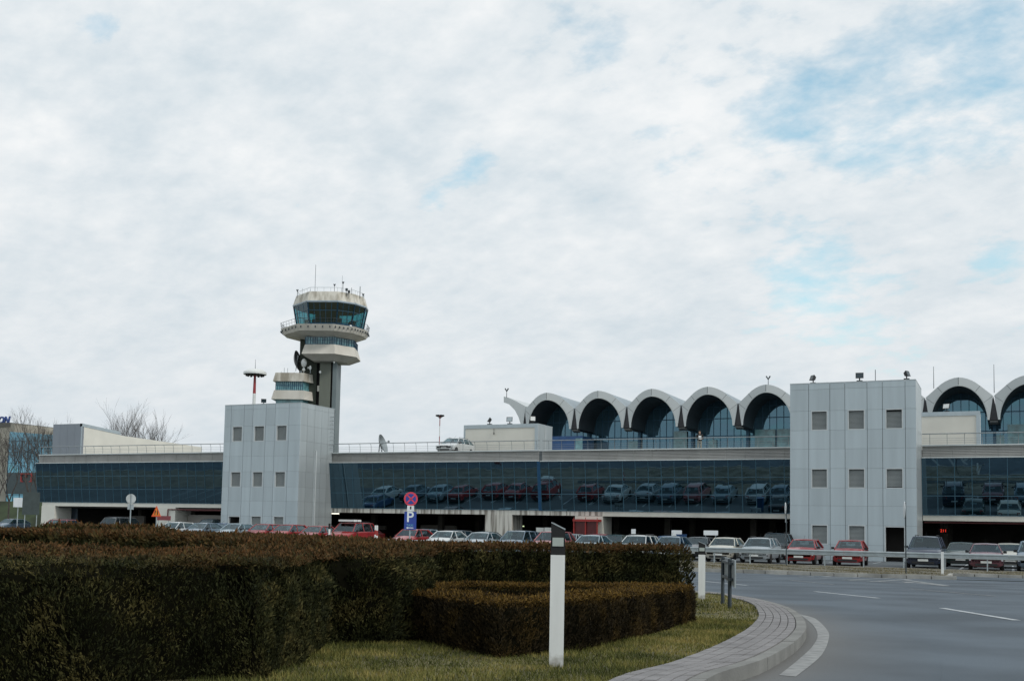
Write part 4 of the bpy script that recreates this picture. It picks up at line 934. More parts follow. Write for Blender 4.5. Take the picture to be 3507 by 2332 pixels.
# lower blue boxes, entrance lobbies and the pale parapet strip seen above the railing
b = MB(); x0_, x1_ = PY(1893, 1500, 170).x, PY(1995, 1500, 166).x; b.box(x0_-4, x1_, 166, 171.5, 8, 17.0); local(b, O).build('entrance_lobby', M['bluepanel'], TM)
b = MB(); b.box(x1_-1.2, x1_+.02, 165.94, 166, 9, 16.6); local(b, O).build('lobby_window', M['tealp'], TM)
b = MB(); b.box(x0_-6, PY(1995, 1500, 140).x, 140, 150, 8, 12.55); local(b, O).build('drop_off_deck', M['cream'], TM)
b = MB()
for (px, w_) in ((2330, 2.2), (2440, 1.3), (2620, 3.2), (2170, 1.6), (2685, 2.2), (3420, 1.5), (3490, 3)):
    x = PY(px, 1480, 171.8).x; b = MB(); b.box(x-w_/2, x+w_/2, 171.8, 171.95, 13.0, 18.0 if w_ > 2 else 16.5); local(b, O).build('pale_window', M['tealp'], TM)
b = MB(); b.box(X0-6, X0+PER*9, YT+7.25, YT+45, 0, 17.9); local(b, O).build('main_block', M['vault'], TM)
# lightning rods and small bird-proof lights on the arches
for (px, y0, y1, Y) in ((3198, 1330, 1255, YT), (3405, 1345, 1248, YT+.5)):
    a, c = PY(px, y0, Y), PY(px, y1, Y); b = MB(); b.tube(a, (a.x, a.y, c.z), .05, .03, 6); local(b, O).build('lightning_rod', M['steel_dark'], TM)
for (px, y0, y1) in ((1735, 1362, 1332), (2631, 1325, 1290)):
    a, c = PY(px, y0, YT), PY(px, y1, YT); b = MB(); b.tube(a, (a.x, a.y, c.z-.4), .06, .05, 6); b.tube((a.x, a.y, c.z-.4), (a.x-.3, a.y, c.z+.1), .09, .12, 6); b.tube((a.x, a.y, c.z-.4), (a.x+.3, a.y, c.z+.1), .09, .12, 6); local(b, O).build('roof_light', M['steel_dark'], TM)
# rod on the right stair tower roof
a, c = PY(2998, 1302, YB+3), PY(2998, 1266, YB+3); b = MB(); b.tube((a.x, a.y, 12), (a.x, a.y, c.z), .025, n=6); local(b, TR.location).build('lightning_rod', M['steel_dark'], TR)

# ------------------------------------------------------------------ control tower
DT = 190.0
CT0 = AT(1110, 1790, DT); CT = empty('control_tower', (CT0.x, CT0.y, 0), 'weathered concrete control tower with blue glass cab behind the left stair tower', 'control tower')
OT = Vector(CT.location); U = Vector((CY, SY, 0)); W = Vector((-SY, CY, 0))    # right and away, seen from the photographer
def tx(px, D=DT): return (px-1753.5-.0189*(1780-1150))/F*D        # only used for offsets
def ctr(px, py=1150):                # centre line of a storey at this pixel column
    v = AT(px, py, DT); return Vector((v.x, v.y, 0))
ANG = [-78, -28, 20, 49, 78, 102, 152, 200, 229, 258]
def ring(c, Rr, z, ang=ANG, sq=1):
    o = []
    for a in ang:
        t = R(a); o.append(tuple(c+U*(Rr*math.sin(t))-W*(Rr*sq*math.cos(t))+Vector((0, 0, z))))
    return o
def zat(px, py, Rr): return AT(px, py, DT-Rr*math.cos(R(20))).z
z1c = lambda x, y: (940+x/5.6, 880+y/5.6)
cC, cB, cRm = ctr(1130), ctr(1113.6), ctr(1136.6)
Zt = zat(*z1c(1310, 665), 6.05); Zp = zat(*z1c(1310, 838), 6.55); Zg = zat(*z1c(1310, 875), 6.45); Zbt = zat(*z1c(1290, 1288), 7.67); Zbb = zat(*z1c(1290, 1412), 7.4)
c6 = lambda x, y: (800+x/3.015, 880+y/3.015)
Zr1 = zat(*c6(1105, 828), 4.5); Zr0 = zat(*c6(1105, 905), 4.6); Zrb = zat(*c6(1105, 1002), 5.0); Zsh = zat(*c6(1030, 1070), 3.4)
Zfl = Zbt-.55
b = MB(); b.loft([ring(cC, 6.55, Zp), ring(cC, 6.05, Zt), ring(cC, 5.6, Zt), ring(cC, 5.7, Zt-.5)]); local(b, OT).build('roof_parapet', M['tower_conc'], CT)
b = MB(); b.loft([ring(cC, 6.5, Zg), ring(cC, 6.62, Zg+.1), ring(cC, 6.62, Zp)]); local(b, OT).build('roof_rim', mat('pale_blue_rim', (.35, .42, .48), .5, .1), CT)
# cab glass leaning outward
hgt = Zg-Zfl; zs0 = Zfl+hgt*.24
b = MB(); Ra = lambda z: 5.55+(6.42-5.55)*(z-Zfl)/hgt
rr0, rr1 = ring(cC, Ra(zs0), zs0), ring(cC, Ra(Zg), Zg)
for i in range(10): j = (i+1) % 10; b.quad(rr0[i], rr0[j], rr1[j], rr1[i])
gl = local(b, OT).build('cab_window', M['cabglass'], CT, normals=False)
b = MB()
def lerp3(a, c, t): return Vector(a).lerp(Vector(c), t)
zm = zs0+(Zg-zs0)*.62; rm = ring(cC, Ra(zm), zm)
nsub = [3, 5, 3, 2, 1, 3, 5, 3, 2, 1]
for i in range(10):
    j = (i+1) % 10
    for k in range(nsub[i]+1):
        t = k/nsub[i]; th = .13 if k in (0, nsub[i]) else .04
        b.tube(lerp3(rr0[i], rr0[j], t), lerp3(rr1[i], rr1[j], t), th, n=6)
    b.tube(rm[i], rm[j], .05, n=5)
local(b, OT).build('window_bars', M['bluemetal'], gl)
b = MB(); b.loft([ring(cC, 5.56, Zfl), ring(cC, Ra(zs0)+.02, zs0+.05)]); local(b, OT).build('cab_sill', mat('blue_sill', (.02, .07, .13), .35, .2), CT)
b = MB(); b.loft([ring(cC, 6.3, Zg-.02), ring(cC, 6.3, Zg+.2)]); b.loft([ring(cC, 4.9, zs0-.3), ring(cC, 4.9, zs0-.2)])
b.loft([ring(cC, 1.6, zs0-.2), ring(cC, 1.6, Zg)])
for a in (-60, -20, 30, 75, 130, 180, 230): 
    t = R(a); p_ = cC+U*(4.2*math.sin(t))-W*(4.2*math.cos(t)); b.box(p_.x-.45, p_.x+.45, p_.y-.3, p_.y+.3, zs0-.2, zs0+1.1+.5*(a % 3))
local(b, OT).build('cab_interior', mat('cab_interior', (.015, .025, .028), .8), CT)
# balcony
b = MB(); b.loft([ring(cRm, 4.4, Zr1), ring(cB, 7.2, Zbb), ring(cB, 7.72, Zbt), ring(cB, 7.5, Zbt), ring(cB, 7.4, Zfl), ring(cB, 5, Zfl)]); local(b, OT).build('balcony', M['tower_pale'], CT)
b = MB(); q0, q1 = ring(cB, 7.6, Zbt), ring(cB, 7.75, Zbt+1.0); q2 = ring(cB, 7.68, Zbt+.5)
for i in range(10):
    j = (i+1) % 10; b.tube(q1[i], q1[j], .035, n=5); b.tube(q2[i], q2[j], .02, n=4)
    for k in range(6): b.tube(lerp3(q0[i], q0[j], k/6), lerp3(q1[i], q1[j], k/6), .022, n=4)
local(b, OT).build('balcony_railing', M['steel_dark'], CT)
b = MB(); q0, q1 = ring(cC, 5.8, Zt), ring(cC, 5.8, Zt+.75)
for i in range(10):
    j = (i+1) % 10; b.tube(q1[i], q1[j], .03, n=5)
    for k in range(4): b.tube(lerp3(q0[i], q0[j], k/4), lerp3(q1[i], q1[j], k/4), .022, n=4)
local(b, OT).build('roof_railing', M['steel'], CT)
# small brackets/lamps along the balcony rim
b = MB(); q = ring(cB, 7.72, Zbt-.45)
for i in range(10):
    for k in range(5): v = lerp3(q[i], q[(i+1) % 10], (k+.5)/5); b.box(v.x-.07, v.x+.07, v.y-.07, v.y+.07, v.z-.2, v.z+.15)
local(b, OT).build('bracket', M['steel_dark'], CT)
# room below
def room(k, z): return ringp(cRm, [(-4.4*k, -4.3*k), (1.4*k, -5.0*k), (4.7*k, -1.6*k), (4.7*k, 3.6*k), (-4.4*k, 3.6*k)], z)
def ringp(c, pts, z): return [tuple(c+U*u_+W*v_+Vector((0, 0, z))) for u_, v_ in pts]
b = MB(); b.loft([room(.87, Zr0), room(.87, Zr1+.05)]); rw = local(b, OT).build('lower_window', M['teal'], CT)
b = MB(); q0, q1 = room(.88, Zr0), room(.88, Zr1)
for i in range(5):
    j = (i+1) % 5; ns = [12, 8, 7, 10, 8][i]
    for k in range(ns): b.tube(lerp3(q0[i], q0[j], k/ns), lerp3(q1[i], q1[j], k/ns), .05, n=4)
    b.tube(tuple(Vector(q0[i]).lerp(Vector(q1[i]), .6)), tuple(Vector(q0[j]).lerp(Vector(q1[j]), .6)), .04, n=4)
local(b, OT).build('window_bars', M['bluemetal'], rw)
for i, ks in ((0, (1, 2, 5, 6, 8, 9)), (1, (1, 3, 4, 6))):
    for k in ks:
        ns = [12, 8][i]; a0, a1 = lerp3(room(.87, Zr0+.15)[i], room(.87, Zr0+.15)[i+1], (k+.15)/ns), lerp3(room(.87, Zr0+.15)[i], room(.87, Zr0+.15)[i+1], (k+.85)/ns)
        n_ = Vector((a1.y-a0.y, a0.x-a1.x, 0)).normalized()*.03; b = MB()
        b.hexa([a0, a1, a1+n_, a0+n_], [a0+Vector((0, 0, 1.0)), a1+Vector((0, 0, 1.0)), a1+n_+Vector((0, 0, 1.0)), a0+n_+Vector((0, 0, 1.0))])
        local(b, OT).build('window_blind', M['tealp'], rw)
# lower cream band, flush on the left with the shaft
SQ = [-52, 20, 52, 80, 100, 160, 200, 260]
def ringp(c, pts, z): return [tuple(c+U*u_+W*v_+Vector((0, 0, z))) for u_, v_ in pts]
def hexpts(r, l=1.0): return [(-r*l, -r*.62), (r*.30, -r*.94), (r*.82, -r*.55), (r, .0), (r, r*.8), (-r*l, r*.8)]
b = MB(); b.loft([room(.62, Zsh), room(1.0, Zrb), room(.90, Zr0), room(.8, Zr0)]); local(b, OT).build('lower_band', M['tower_pale'], CT)
# shaft: dark left block, grey middle face, blue-grey edge
def blk(px0, px1, v0, v1, z0, z1, m, nm, D=DT):
    a, c = AT(px0, 1300, D), AT(px1, 1300, D); a = Vector((a.x, a.y, 0)); c = Vector((c.x, c.y, 0)); b = MB()
    P_ = [a+W*v0, c+W*v0, c+W*v1, a+W*v1]; b.hexa([(p.x, p.y, z0) for p in P_], [(p.x, p.y, z1) for p in P_]); return local(b, OT).build(nm, m, CT)
blk(1026, 1086, -.6, 4, 0, Zbb-.2, M['tower_dark'], 'shaft')
blk(1100, 1137, -1.6, 3.2, 0, Zrb, M['tower_mid'], 'shaft_front')
blk(1086, 1100, -.2, 3, 0, Zrb, M['dark'], 'shaft_recess'); blk(1137, 1143.5, -1.0, 3, 0, Zrb, M['dark'], 'shaft_recess')
blk(1143.5, 1157, -1.5, 3.2, 0, Zrb+.2, M['tower_side'], 'shaft_edge')
# pod on the left
c8 = lambda x, y: (800+x/5.4075, 1130+y/5.4075)
cP = ctr(c8(1160, 0)[0])
def pz(y, px=1400, v=3.2): return AT(*c8(px, y), DT-v).z
def podring(xl, xc, xr, z, v=3.2):
    m_ = .0094
    return ringp(cP, [((xl-1160)*m_, -v+.3), ((xc-1160)*m_, -v), ((xr-1160)*m_, -v+2.3), ((xr-1160)*m_, 3), ((xl-1160)*m_, 3)], z)
Z1, Z2, Z3, Z4, Z5 = pz(795), pz(952), pz(960), pz(1120), pz(1285)
b = MB(); b.loft([podring(820, 1400, 1525, Z2), podring(862, 1392, 1505, Z1), podring(880, 1380, 1490, Z1, 2.9)]); local(b, OT).build('pod_parapet', M['tower_conc'], CT)
b = MB(); b.loft([podring(868, 1372, 1448, Z4, 2.75), podring(868, 1372, 1448, Z2, 2.75)]); pw = local(b, OT).build('pod_window', M['tealp'], CT)
b = MB(); 
for k in range(14):
    t = k/13; a0 = lerp3(podring(868, 1372, 1448, Z4, 2.8)[0], podring(868, 1372, 1448, Z4, 2.8)[1], t); b.tube(a0, a0+Vector((0, 0, Z2-Z4)), .06, n=4)
a0 = podring(868, 1372, 1448, Z4+.9, 2.8); b.tube(a0[0], a0[1], .05, n=4); local(b, OT).build('window_bars', M['bluemetal'], pw)
b = MB(); b.loft([podring(800, 1395, 1530, Z5), podring(848, 1405, 1505, Z4), podring(880, 1380, 1490, Z4, 2.9)]); local(b, OT).build('pod_band', M['tower_pale'], CT)
b = MB(); b.loft([podring(868, 1372, 1448, 20, 2.4), podring(868, 1372, 1448, Z5+.05, 2.4)]); local(b, OT).build('pod_base', M['tealp'], CT)
b = MB(); a0, a1 = AT(*c8(795, 870), DT-2), AT(*c8(825, 950), DT-2); b.box(a0.x, a1.x, a0.y, a0.y+1, a1.z, a0.z); local(b, OT).build('service_box', M['tower_side'], CT)
# dishes and masts on the tower
def dish(px, py, rad, D, yaw, pitch, m, nm='dish', parent=CT, org=OT, dm=None):
    p_ = AT(px, py, D)-Vector(org); b = MB(); prof = []
    n = 7
    for i in range(n): q = i/(n-1); prof.append((rad*max(q, .02), .35*rad*q*q))
    for i in range(n): q = 1-i/(n-1); prof.append((rad*max(q, .02), .35*rad*q*q-.04))
    b.lathe((0, 0, 0), prof, 24); b.tube((0, 0, 0), (0, 0, rad*.9), .03, n=5); b.lathe((0, 0, rad*.9), [(.02, -.1), (.12, 0), (.12, .1), (.02, .15)], 8)
    o = b.build(nm, dm or m, parent, smooth=40); o.location = p_; o.rotation_euler = (pitch, 0, yaw); return o
big = dish(*c8(1135, 590), 1.9, DT-1, YAW+1.45, R(78), mat('mesh_dish', (.14, .15, .16), .6, .2), 'mesh_dish')
b = MB(); a0 = AT(*c8(1300, 795), DT-2); 
for (x, y, rx, rz) in ((1303, 612, .50, .78), (1300, 735, .28, .33), (1420, 700, .22, .40), (1382, 700, .12, .18), (1603, 780, .2, .25)):
    p_ = AT(*c8(x, y), DT-2.4); bb = MB(); bb.lathe((0, 0, 0), [(.05, -rz), (rx*.6, -rz*.8), (rx, -rz*.3), (rx, rz*.3), (rx*.6, rz*.8), (.05, rz)], 14)
    o = bb.build('radome', M['white'], CT, smooth=50); o.location = p_-OT
for (x, y) in ((1303, 660), (1420, 740)):
    p_ = AT(*c8(x, y), DT-2.2); p2 = AT(*c8(x, 800), DT-2.2); b.tube(p_, (p_.x, p_.y, p2.z), .05, n=5)
for (x, y0, y1) in ((880, 830, 770), (935, 822, 700), (998, 820, 705), (828, 860, 815), (1120, 800, 780)):
    p_, p2 = AT(*c8(x, y0), DT-1.5), AT(*c8(x, y1), DT-1.5); b.tube(p_, (p_.x, p_.y, p2.z), .035, n=4)
p_, p2 = AT(*c8(1250, 800), DT-2), AT(*c8(1250, 750), DT-2); b.tube(p_, (p_.x, p_.y, p2.z), .09, n=6)
p_, p2 = AT(*c8(1150, 760), DT-1), AT(*c8(1200, 470), DT-1); b.tube(p_, (p_.x+.3, p_.y, p2.z), .06, n=5); b.tube(p_, p2, .05, n=5)
local(b, OT).build('antenna_mounts', M['steel'], CT)
b = MB(); p_ = AT(*c8(1862, 600), DT-3); bb = MB(); bb.lathe((0, 0, 0), [(.02, -.16), (.14, -.1), (.17, 0), (.14, .1), (.02, .16)], 12); o = bb.build('white_lamp', M['white'], CT, smooth=60); o.location = p_-OT
bb = MB(); bb.lathe((0, 0, 0), [(.02, -.24), (.2, -.09), (.24, 0), (.2, .12), (.02, .24)], 12); o = bb.build('white_lamp', M['white'], CT, smooth=60); o.location = AT(*z1c(1462, 1330), DT-7.6)-OT
b = MB()
for (x, y) in ((1590, 1085),): a0, a1 = AT(*c8(1568, 1035), DT-.9), AT(*c8(1615, 1140), DT-.9); b.box(a0.x, a1.x, a0.y-.3, a0.y+.3, a1.z, a0.z)
local(b, OT).build('equipment_box', M['tower_pale'], CT)
b = MB()
for (x, y0, y1, r_) in ((775, 690, 150, .035), (1295, 640, 360, .02), (1478, 670, 590, .04), (1638, 750, 565, .06), (535, 700, 600, .02), (683, 690, 620, .02)):
    p_, p2 = AT(*z1c(x, y0), DT-5), AT(*z1c(x, y1), DT-5); b = MB(); b.tube((p_.x, p_.y, p_.z-.5), (p_.x, p_.y, p2.z), r_, n=5); local(b, OT).build('roof_antenna', M['steel_dark'], CT)
for (x, y0, y1) in ((437, 735, 625), (1148, 670, 520), (1312, 660, 475), (1700, 790, 705)):
    p_, p2 = AT(*z1c(x, y0), DT-5), AT(*z1c(x, y1), DT-5); h = p2.z; b = MB(); b.tube((p_.x, p_.y, p_.z-.5), (p_.x, p_.y, h-.35), .04, n=5)
    for s_ in (-1, 1): b.tube((p_.x, p_.y, h-.35), (p_.x+s_*.16, p_.y, h), .07, .09, 6)
    local(b, OT).build('obstruction_light', M['steel_dark'], CT)
for (x, y) in ((1385, 625), (1430, 665)): p_ = AT(*z1c(x, y), DT-5); b = MB(); b.box(p_.x-.15, p_.x+.15, p_.y-.15, p_.y+.15, p_.z-.25, p_.z+.2); b.tube((p_.x, p_.y, p_.z-1.2), (p_.x, p_.y, p_.z), .04, n=5); local(b, OT).build('roof_camera', M['steel_dark'], CT)

# ------------------------------------------------------------------ high masts and roof dish
def mast(px, ytop, ybot, D, rad, label, hd, redto):
    p_ = AT(px, ytop, D); base = (p_.x, p_.y, 0); r = empty('light_mast', base, label, 'light mast', 'high light masts')
    h = p_.z; b = MB(); b.lathe((0, 0, 0), [(rad*.98, h-hd*.62), (rad, h-hd*.5), (rad*.98, h-hd*.35), (rad*.6, h-hd*.05), (.1, h)], 28); b.build('lamp_ring', M['white'], r, smooth=50)
    b = MB()
    for i in range(14):
        t = 2*math.pi*i/14; x, y = rad*.72*math.cos(t), rad*.72*math.sin(t); b.box(x-.13, x+.13, y-.13, y+.13, h-hd*.80, h-hd*.64)
    b.lathe((0, 0, 0), [(rad*.7, h-hd*.69), (rad*.9, h-hd*.625)], 20); b.build('floodlight', M['trim'], r)
    zr = redto*h; b = MB(); b.tube((0, 0, zr), (0, 0, h-hd*.6), .26, .2, 10); b.build('red_section', M['mastred'], r, smooth=60)
    b = MB(); b.tube((0, 0, 0), (0, 0, zr), .33, .26, 10); b.build('pole', M['white'], r, smooth=60)
    b = MB(); b.tube((0, 0, h), (0, 0, h+hd*1.1), .05, .02, 5); b.build('rod', M['steel_dark'], r)
mast(874, 1264, 1390, 186, 1.98, 'high mast with big white disc lamp head on a red and white pole', 1.55, .85)
p_ = AT(1507, 1420, 230); r = empty('light_mast', (p_.x, p_.y, 0), 'distant thin light mast left of the middle roof housing', 'light mast', 'high light masts'); h = p_.z
b = MB()
for i in range(8):
    t = 2*math.pi*i/8; x, y = .7*math.cos(t), .7*math.sin(t); b.box(x-.2, x+.2, y-.15, y+.15, h-.35, h-.05); b.tube((0, 0, h-.8), (x, y, h-.3), .05, n=4)
b.build('lamp_ring', M['trim'], r); b = MB(); b.tube((0, 0, h-2.4), (0, 0, h-.2), .09, n=6); b.build('red_section', M['red'], r); b = MB(); b.tube((0, 0, h-6.5), (0, 0, h-4.6), .09, n=6); b.build('red_section', M['red'], r)
b = MB(); b.tube((0, 0, 0), (0, 0, h-6.5), .10, n=6); b.tube((0, 0, h-4.6), (0, 0, h-2.4), .09, n=6); b.build('pole', M['white'], r)
# dish on the car park roof
p_ = PY(1303, 1522, 96); r = empty('satellite_dish', (p_.x, p_.y, ROOFZ), 'grey mesh dish standing behind the roof railing', 'satellite dish')
dish(1303, 1522, 1.0*.62*2/1.24*1.0, dep(p_.x, p_.y), YAW+1.35, R(70), M['railm'], 'reflector', r, r.location)
b = MB(); b.tube((-.35, .1, 0), (-.1, 0, p_.z-ROOFZ), .05, n=6); b.tube((.3, .3, 0), (0, 0, p_.z-ROOFZ), .04, n=6); b.build('stand', M['steel_dark'], r)

# ------------------------------------------------------------------ far left buildings, bank
GB = empty('glass_office', tuple(PY(80, 1700, 130)), 'blue mirror glass office building behind bare trees at the far left', 'building'); OG = Vector(GB.location)
def pxbox(b, px0, px1, yt, yb_, Y, th): 
    a, c = PY(px0, yt, Y), PY(px1, yb_, Y); b.box(a.x, c.x, Y, Y+th, c.z, a.z)
YG_ = 130.0; a, c = PY(33, 1478, YG_), PY(215, 1700, YG_); ztl, ztr = a.z, PY(180, 1493, YG_).z
b = MB(); b.add([(a.x, YG_, 0), (c.x, YG_, 0), (c.x, YG_, ztr), (a.x, YG_, ztl), (a.x, YG_+20, 0), (c.x, YG_+20, 0), (c.x, YG_+20, ztr), (a.x, YG_+20, ztl)], [(0, 1, 2, 3), (4, 5, 6, 7), (0, 1, 5, 4), (1, 2, 6, 5), (2, 3, 7, 6), (3, 0, 4, 7)]); wl_ = local(b, OG).build('glass_wall', M['bglass'], GB)
b = MB(); x = a.x
while x < c.x: b.box(x-.04, x+.04, YG_-.05, YG_-.005, 0, min(ztl, ztr)-.1); x += 1.5
z = 2.0
while z < ztr: b.box(a.x, c.x, YG_-.04, YG_-.006, z-.04, z+.04); z += 1.8
local(b, OG).build('mullions', M['bluemetal'], wl_)
b = MB(); pxbox(b, 27, 215, 1618, 1692, YG_-.6, .5); local(b, OG).build('dark_ground_floor', mat('dark_shopfront', (.05, .075, .085), .3), GB)
s0, s1 = PY(70, 1620, YG_-.8), PY(106, 1650, YG_-.8); b = MB(); w_ = .18
b.box(s0.x, s0.x+w_, YG_-.8, YG_-.62, s1.z, s0.z); b.box(s1.x-w_, s1.x, YG_-.8, YG_-.62, s1.z, s0.z); b.box(s0.x+w_, s1.x-w_, YG_-.8, YG_-.62, s0.z-w_, s0.z); b.box((s0.x+s1.x)/2-.09, (s0.x+s1.x)/2+.09, YG_-.8, YG_-.62, s0.z-.7, s0.z-w_); b.box(s0.x+w_, s0.x+.5, YG_-.8, YG_-.62, s1.z, s1.z+w_); b.box(s1.x-.5, s1.x-w_, YG_-.8, YG_-.62, s1.z, s1.z+w_)
local(b, OG).build('red_sign', mat('red_sign', (.34, .05, .05), .5), GB)
# beige block with blue roof letters
BB = empty('beige_block', tuple(PY(5, 1700, 135)), 'beige building carrying blue roof letters at the left edge', 'building'); OB = Vector(BB.location)
b = MB(); pxbox(b, -260, 33, 1460, 1790, 135, 15); wa = local(b, OB).build('wall', mat('beige_panels', (.42, .40, .34), .85, 0, .2, .35, .1, 3), BB)
b = MB(); pxbox(b, -262, 35, 1456, 1461, 134.9, 15.2); local(b, OB).build('roof_edge', mat('roof_edge', (.12, .12, .11), .7), BB)
p_ = PY(12, 1440, 136); text('ON', 1.75, M['lettblue'], BB, p_-OB, UP, .12, 'roof_letters', shear=.25, bold=.05)
b = MB()
for px in (3, 18, 24): q = PY(px, 1450, 136); b.tube((q.x, q.y, PY(px, 1458, 136).z), (q.x, q.y, q.z+.4), .05, n=4)
local(b, OB).build('letter_frame', M['steel_dark'], BB)
# grass bank
b = MB(); P0, P1 = PY(-400, 1697, 112), PY(180, 1700, 112); b.hexa([(P0.x-30, 104, -.3), (P1.x+5, 104, -.3), (P1.x+5, 129, -.3), (P0.x-30, 129, -.3)], [(P0.x-30, 111, 4.2), (P1.x+5, 111, 4.2), (P1.x+5, 129, 4.3), (P0.x-30, 129, 4.3)])
tag(b.build('bank', M['bank']), kind='structure')
# ------------------------------------------------------------------ bare trees
def tree(px, ytop, Y, label, seed, spread=.45, zbase=0, levels=6, lean=0, r0=.16, nb=3):
    rnd = random.Random(seed); top = PY(px, ytop, Y); H = top.z-zbase; base = Vector((top.x, Y, zbase))
    r = empty('bare_tree', base, label, 'tree', 'bare winter trees'); tr = MB(); br = MB()
    def grow(p, d, ln, rad, lv):
        q = p+d*ln; mb = tr if lv == 0 else br
        mid = p+d*ln*.5+Vector((rnd.uniform(-1, 1), rnd.uniform(-1, 1), 0))*ln*.04
        mb.tube(p, mid, rad, rad*.88, 6 if lv < 2 else 3, cap=False); mb.tube(mid, q, rad*.88, rad*.74, 6 if lv < 2 else 3, cap=False)
        if lv >= levels: return
        n = nb if lv < 4 else rnd.choice((2, 3))
        for i in range(n):
            ph = rnd.uniform(0, 6.28); sp = spread*rnd.uniform(.5, 1.25)
            a = d.orthogonal().normalized(); c = d.cross(a); nd = (d+(a*math.cos(ph)+c*math.sin(ph))*sp+Vector((0, 0, .12))).normalized()
            st = p.lerp(q, rnd.uniform(.55, 1.0)) if lv > 0 and i else q
            grow(st, nd, ln*rnd.uniform(.66, .88), rad*(.68 if i == 0 else .55), lv+1)
    tot = sum(.78**k for k in range(levels+1)); grow(Vector((0, 0, 0)), Vector((lean, 0, 1)).normalized(), H/tot*1.0, r0, 0)
    tr.build('trunk', M['bark'], r, smooth=60); br.build('branches', M['twig'], r, normals=False)
    return r
tree(8, 1440, 97, 'bare tree at the left edge in front of the beige building', 3, .55, .3, 7, r0=.17)
tree(45, 1455, 100, 'slender bare tree before the mirror glass office', 11, .5, .3, 6, r0=.12)
tree(150, 1385, 112, 'tall bare tree with a bird nest beside the ramp housing', 5, .45, .3, 7, r0=.2)
tree(215, 1392, 122, 'bare tree rising directly behind the grey ramp housing', 21, .5, .3, 7, r0=.2)
tree(120, 1425, 118, 'low bare tree in front of the blue mirror glass', 31, .5, .3, 6, r0=.14)
for px, yt, sd in ((385, 1400, 41), (460, 1397, 42), (530, 1415, 43)):
    tree(px, yt, 150, {385: 'leftmost bare tree behind the sloping cream wall', 460: 'middle bare tree behind the sloping cream wall', 530: 'rightmost bare tree behind the sloping cream wall'}[px], sd, .42, 0, 6, r0=.2)

# ------------------------------------------------------------------ street signs
def pole(b, x, y, z0, z1, r_=.03): b.tube((x, y, z0), (x, y, z1), r_, n=8)
D1 = 47.0
p_ = AT(1407, 1712, D1); gx, gy = p_.x, p_.y; gz = g(gx, gy); r = empty('parking_sign', (gx, gy, gz), 'blue taxi parking sign below a round red no-stopping sign', 'road sign', rz=YAW+.25); 
def loc_z(py, D=D1, px=1405): return AT(px, py, D).z-gz
m_px = D1/F
b = MB(); pole(b, 0, .05, 0, loc_z(1690)); b.build('pole', M['steel'], r)
cz = loc_z(1708); b = MB(); b.lathe((0, 0, cz), [(.30, -.01), (.30, .01)], 32, 'Y'); b.build('disc', M['signred'], r)
b = MB(); b.lathe((0, -.014, cz), [(.225, -.003), (.225, .003)], 32, 'Y'); b.build('disc_centre', M['signblue'], r)
b = MB()
for s_ in (1, -1):
    d_ = Vector((.7071, 0, .7071*s_)); n_ = Vector((-.7071*s_, 0, .7071))*.03; b.hexa([Vector((0, -.024, cz))-d_*.235-n_, Vector((0, -.024, cz))+d_*.235-n_, Vector((0, -.024, cz))+d_*.235+n_, Vector((0, -.024, cz))-d_*.235+n_][::1], [Vector((0, -.020+.001*s_, cz))-d_*.235-n_, Vector((0, -.020+.001*s_, cz))+d_*.235-n_, Vector((0, -.020+.001*s_, cz))+d_*.235+n_, Vector((0, -.020+.001*s_, cz))-d_*.235+n_])
b.build('red_cross', M['signred'], r)
b = MB(); b.lathe((0, -.026, cz), [(.15, -.001), (.15, .001)], 24, 'Y'); b.v = []; b.f = []; b.m = []
b = MB(); z0, z1 = loc_z(1750), loc_z(1731); b.box(-.15, .15, -.012, .012, z0, z1); b.box(-.022, .022, .0, .0, z0, z0); b.build('white_plate', M['signwhite'], r)
b = MB(); b.box(-.03, .03, -.017, -.013, z0+.08, z1-.03); b.build('arrow', M['black'], r)
z0, z1 = loc_z(1813), loc_z(1751.5); b = MB(); b.box(-.26, .26, -.012, .012, z0, z1); b.build('blue_plate', M['signblue'], r)
H_ = z1-z0; text('P', H_*.82, M['signwhite'], r, (-.02, -.016, z1-H_*.32), UP, .002, 'letter', bold=.008)
text('TAXI', H_*.17, mat('taxi_blue', (.15, .42, .55), .5), r, (-.02, -.016, z1-H_*.76), UP, .002, 'lettering')
b = MB(); za = z0+H_*.10; b.box(-.10, .14, -.018, -.013, za-.016, za+.016); b.add([(-.19, -.018, za), (-.09, -.018, za+.045), (-.09, -.018, za-.045)], [(0, 1, 2)]); b.build('arrow', M['signwhite'], r)
# round sign seen from behind
def backsign(px, y0, y1, ypole, D, label, plate, rad=.3, nm='road_sign'):
    c_ = AT(px, (y0+y1)/2, D); z0_ = g(c_.x, c_.y); r = empty(nm, (c_.x, c_.y, z0_), label, 'road sign', 'signs seen from behind', YAW+.6)
    hh = (y1-y0)/2*D/F; b = MB(); b.lathe((0, 0, c_.z-z0_), [(hh, -.01), (hh, .012)], 28, 'Y'); b.build('disc', mat('sign_back', (.45, .48, .48), .5, .3), r)
    b = MB(); pole(b, 0, -.04, 0, c_.z-z0_+hh, .03); b.build('pole', M['steel'], r)
    if plate: b = MB(); zz = c_.z-z0_-hh-.03; b.box(-.16, .16, -.01, .01, zz-plate, zz); b.build('plate', M['steel'], r)
    return r
backsign(448.5, 1691, 1724, 1800, 58, 'grey back of a round sign on a thin pole before the dark off-road car', .28)
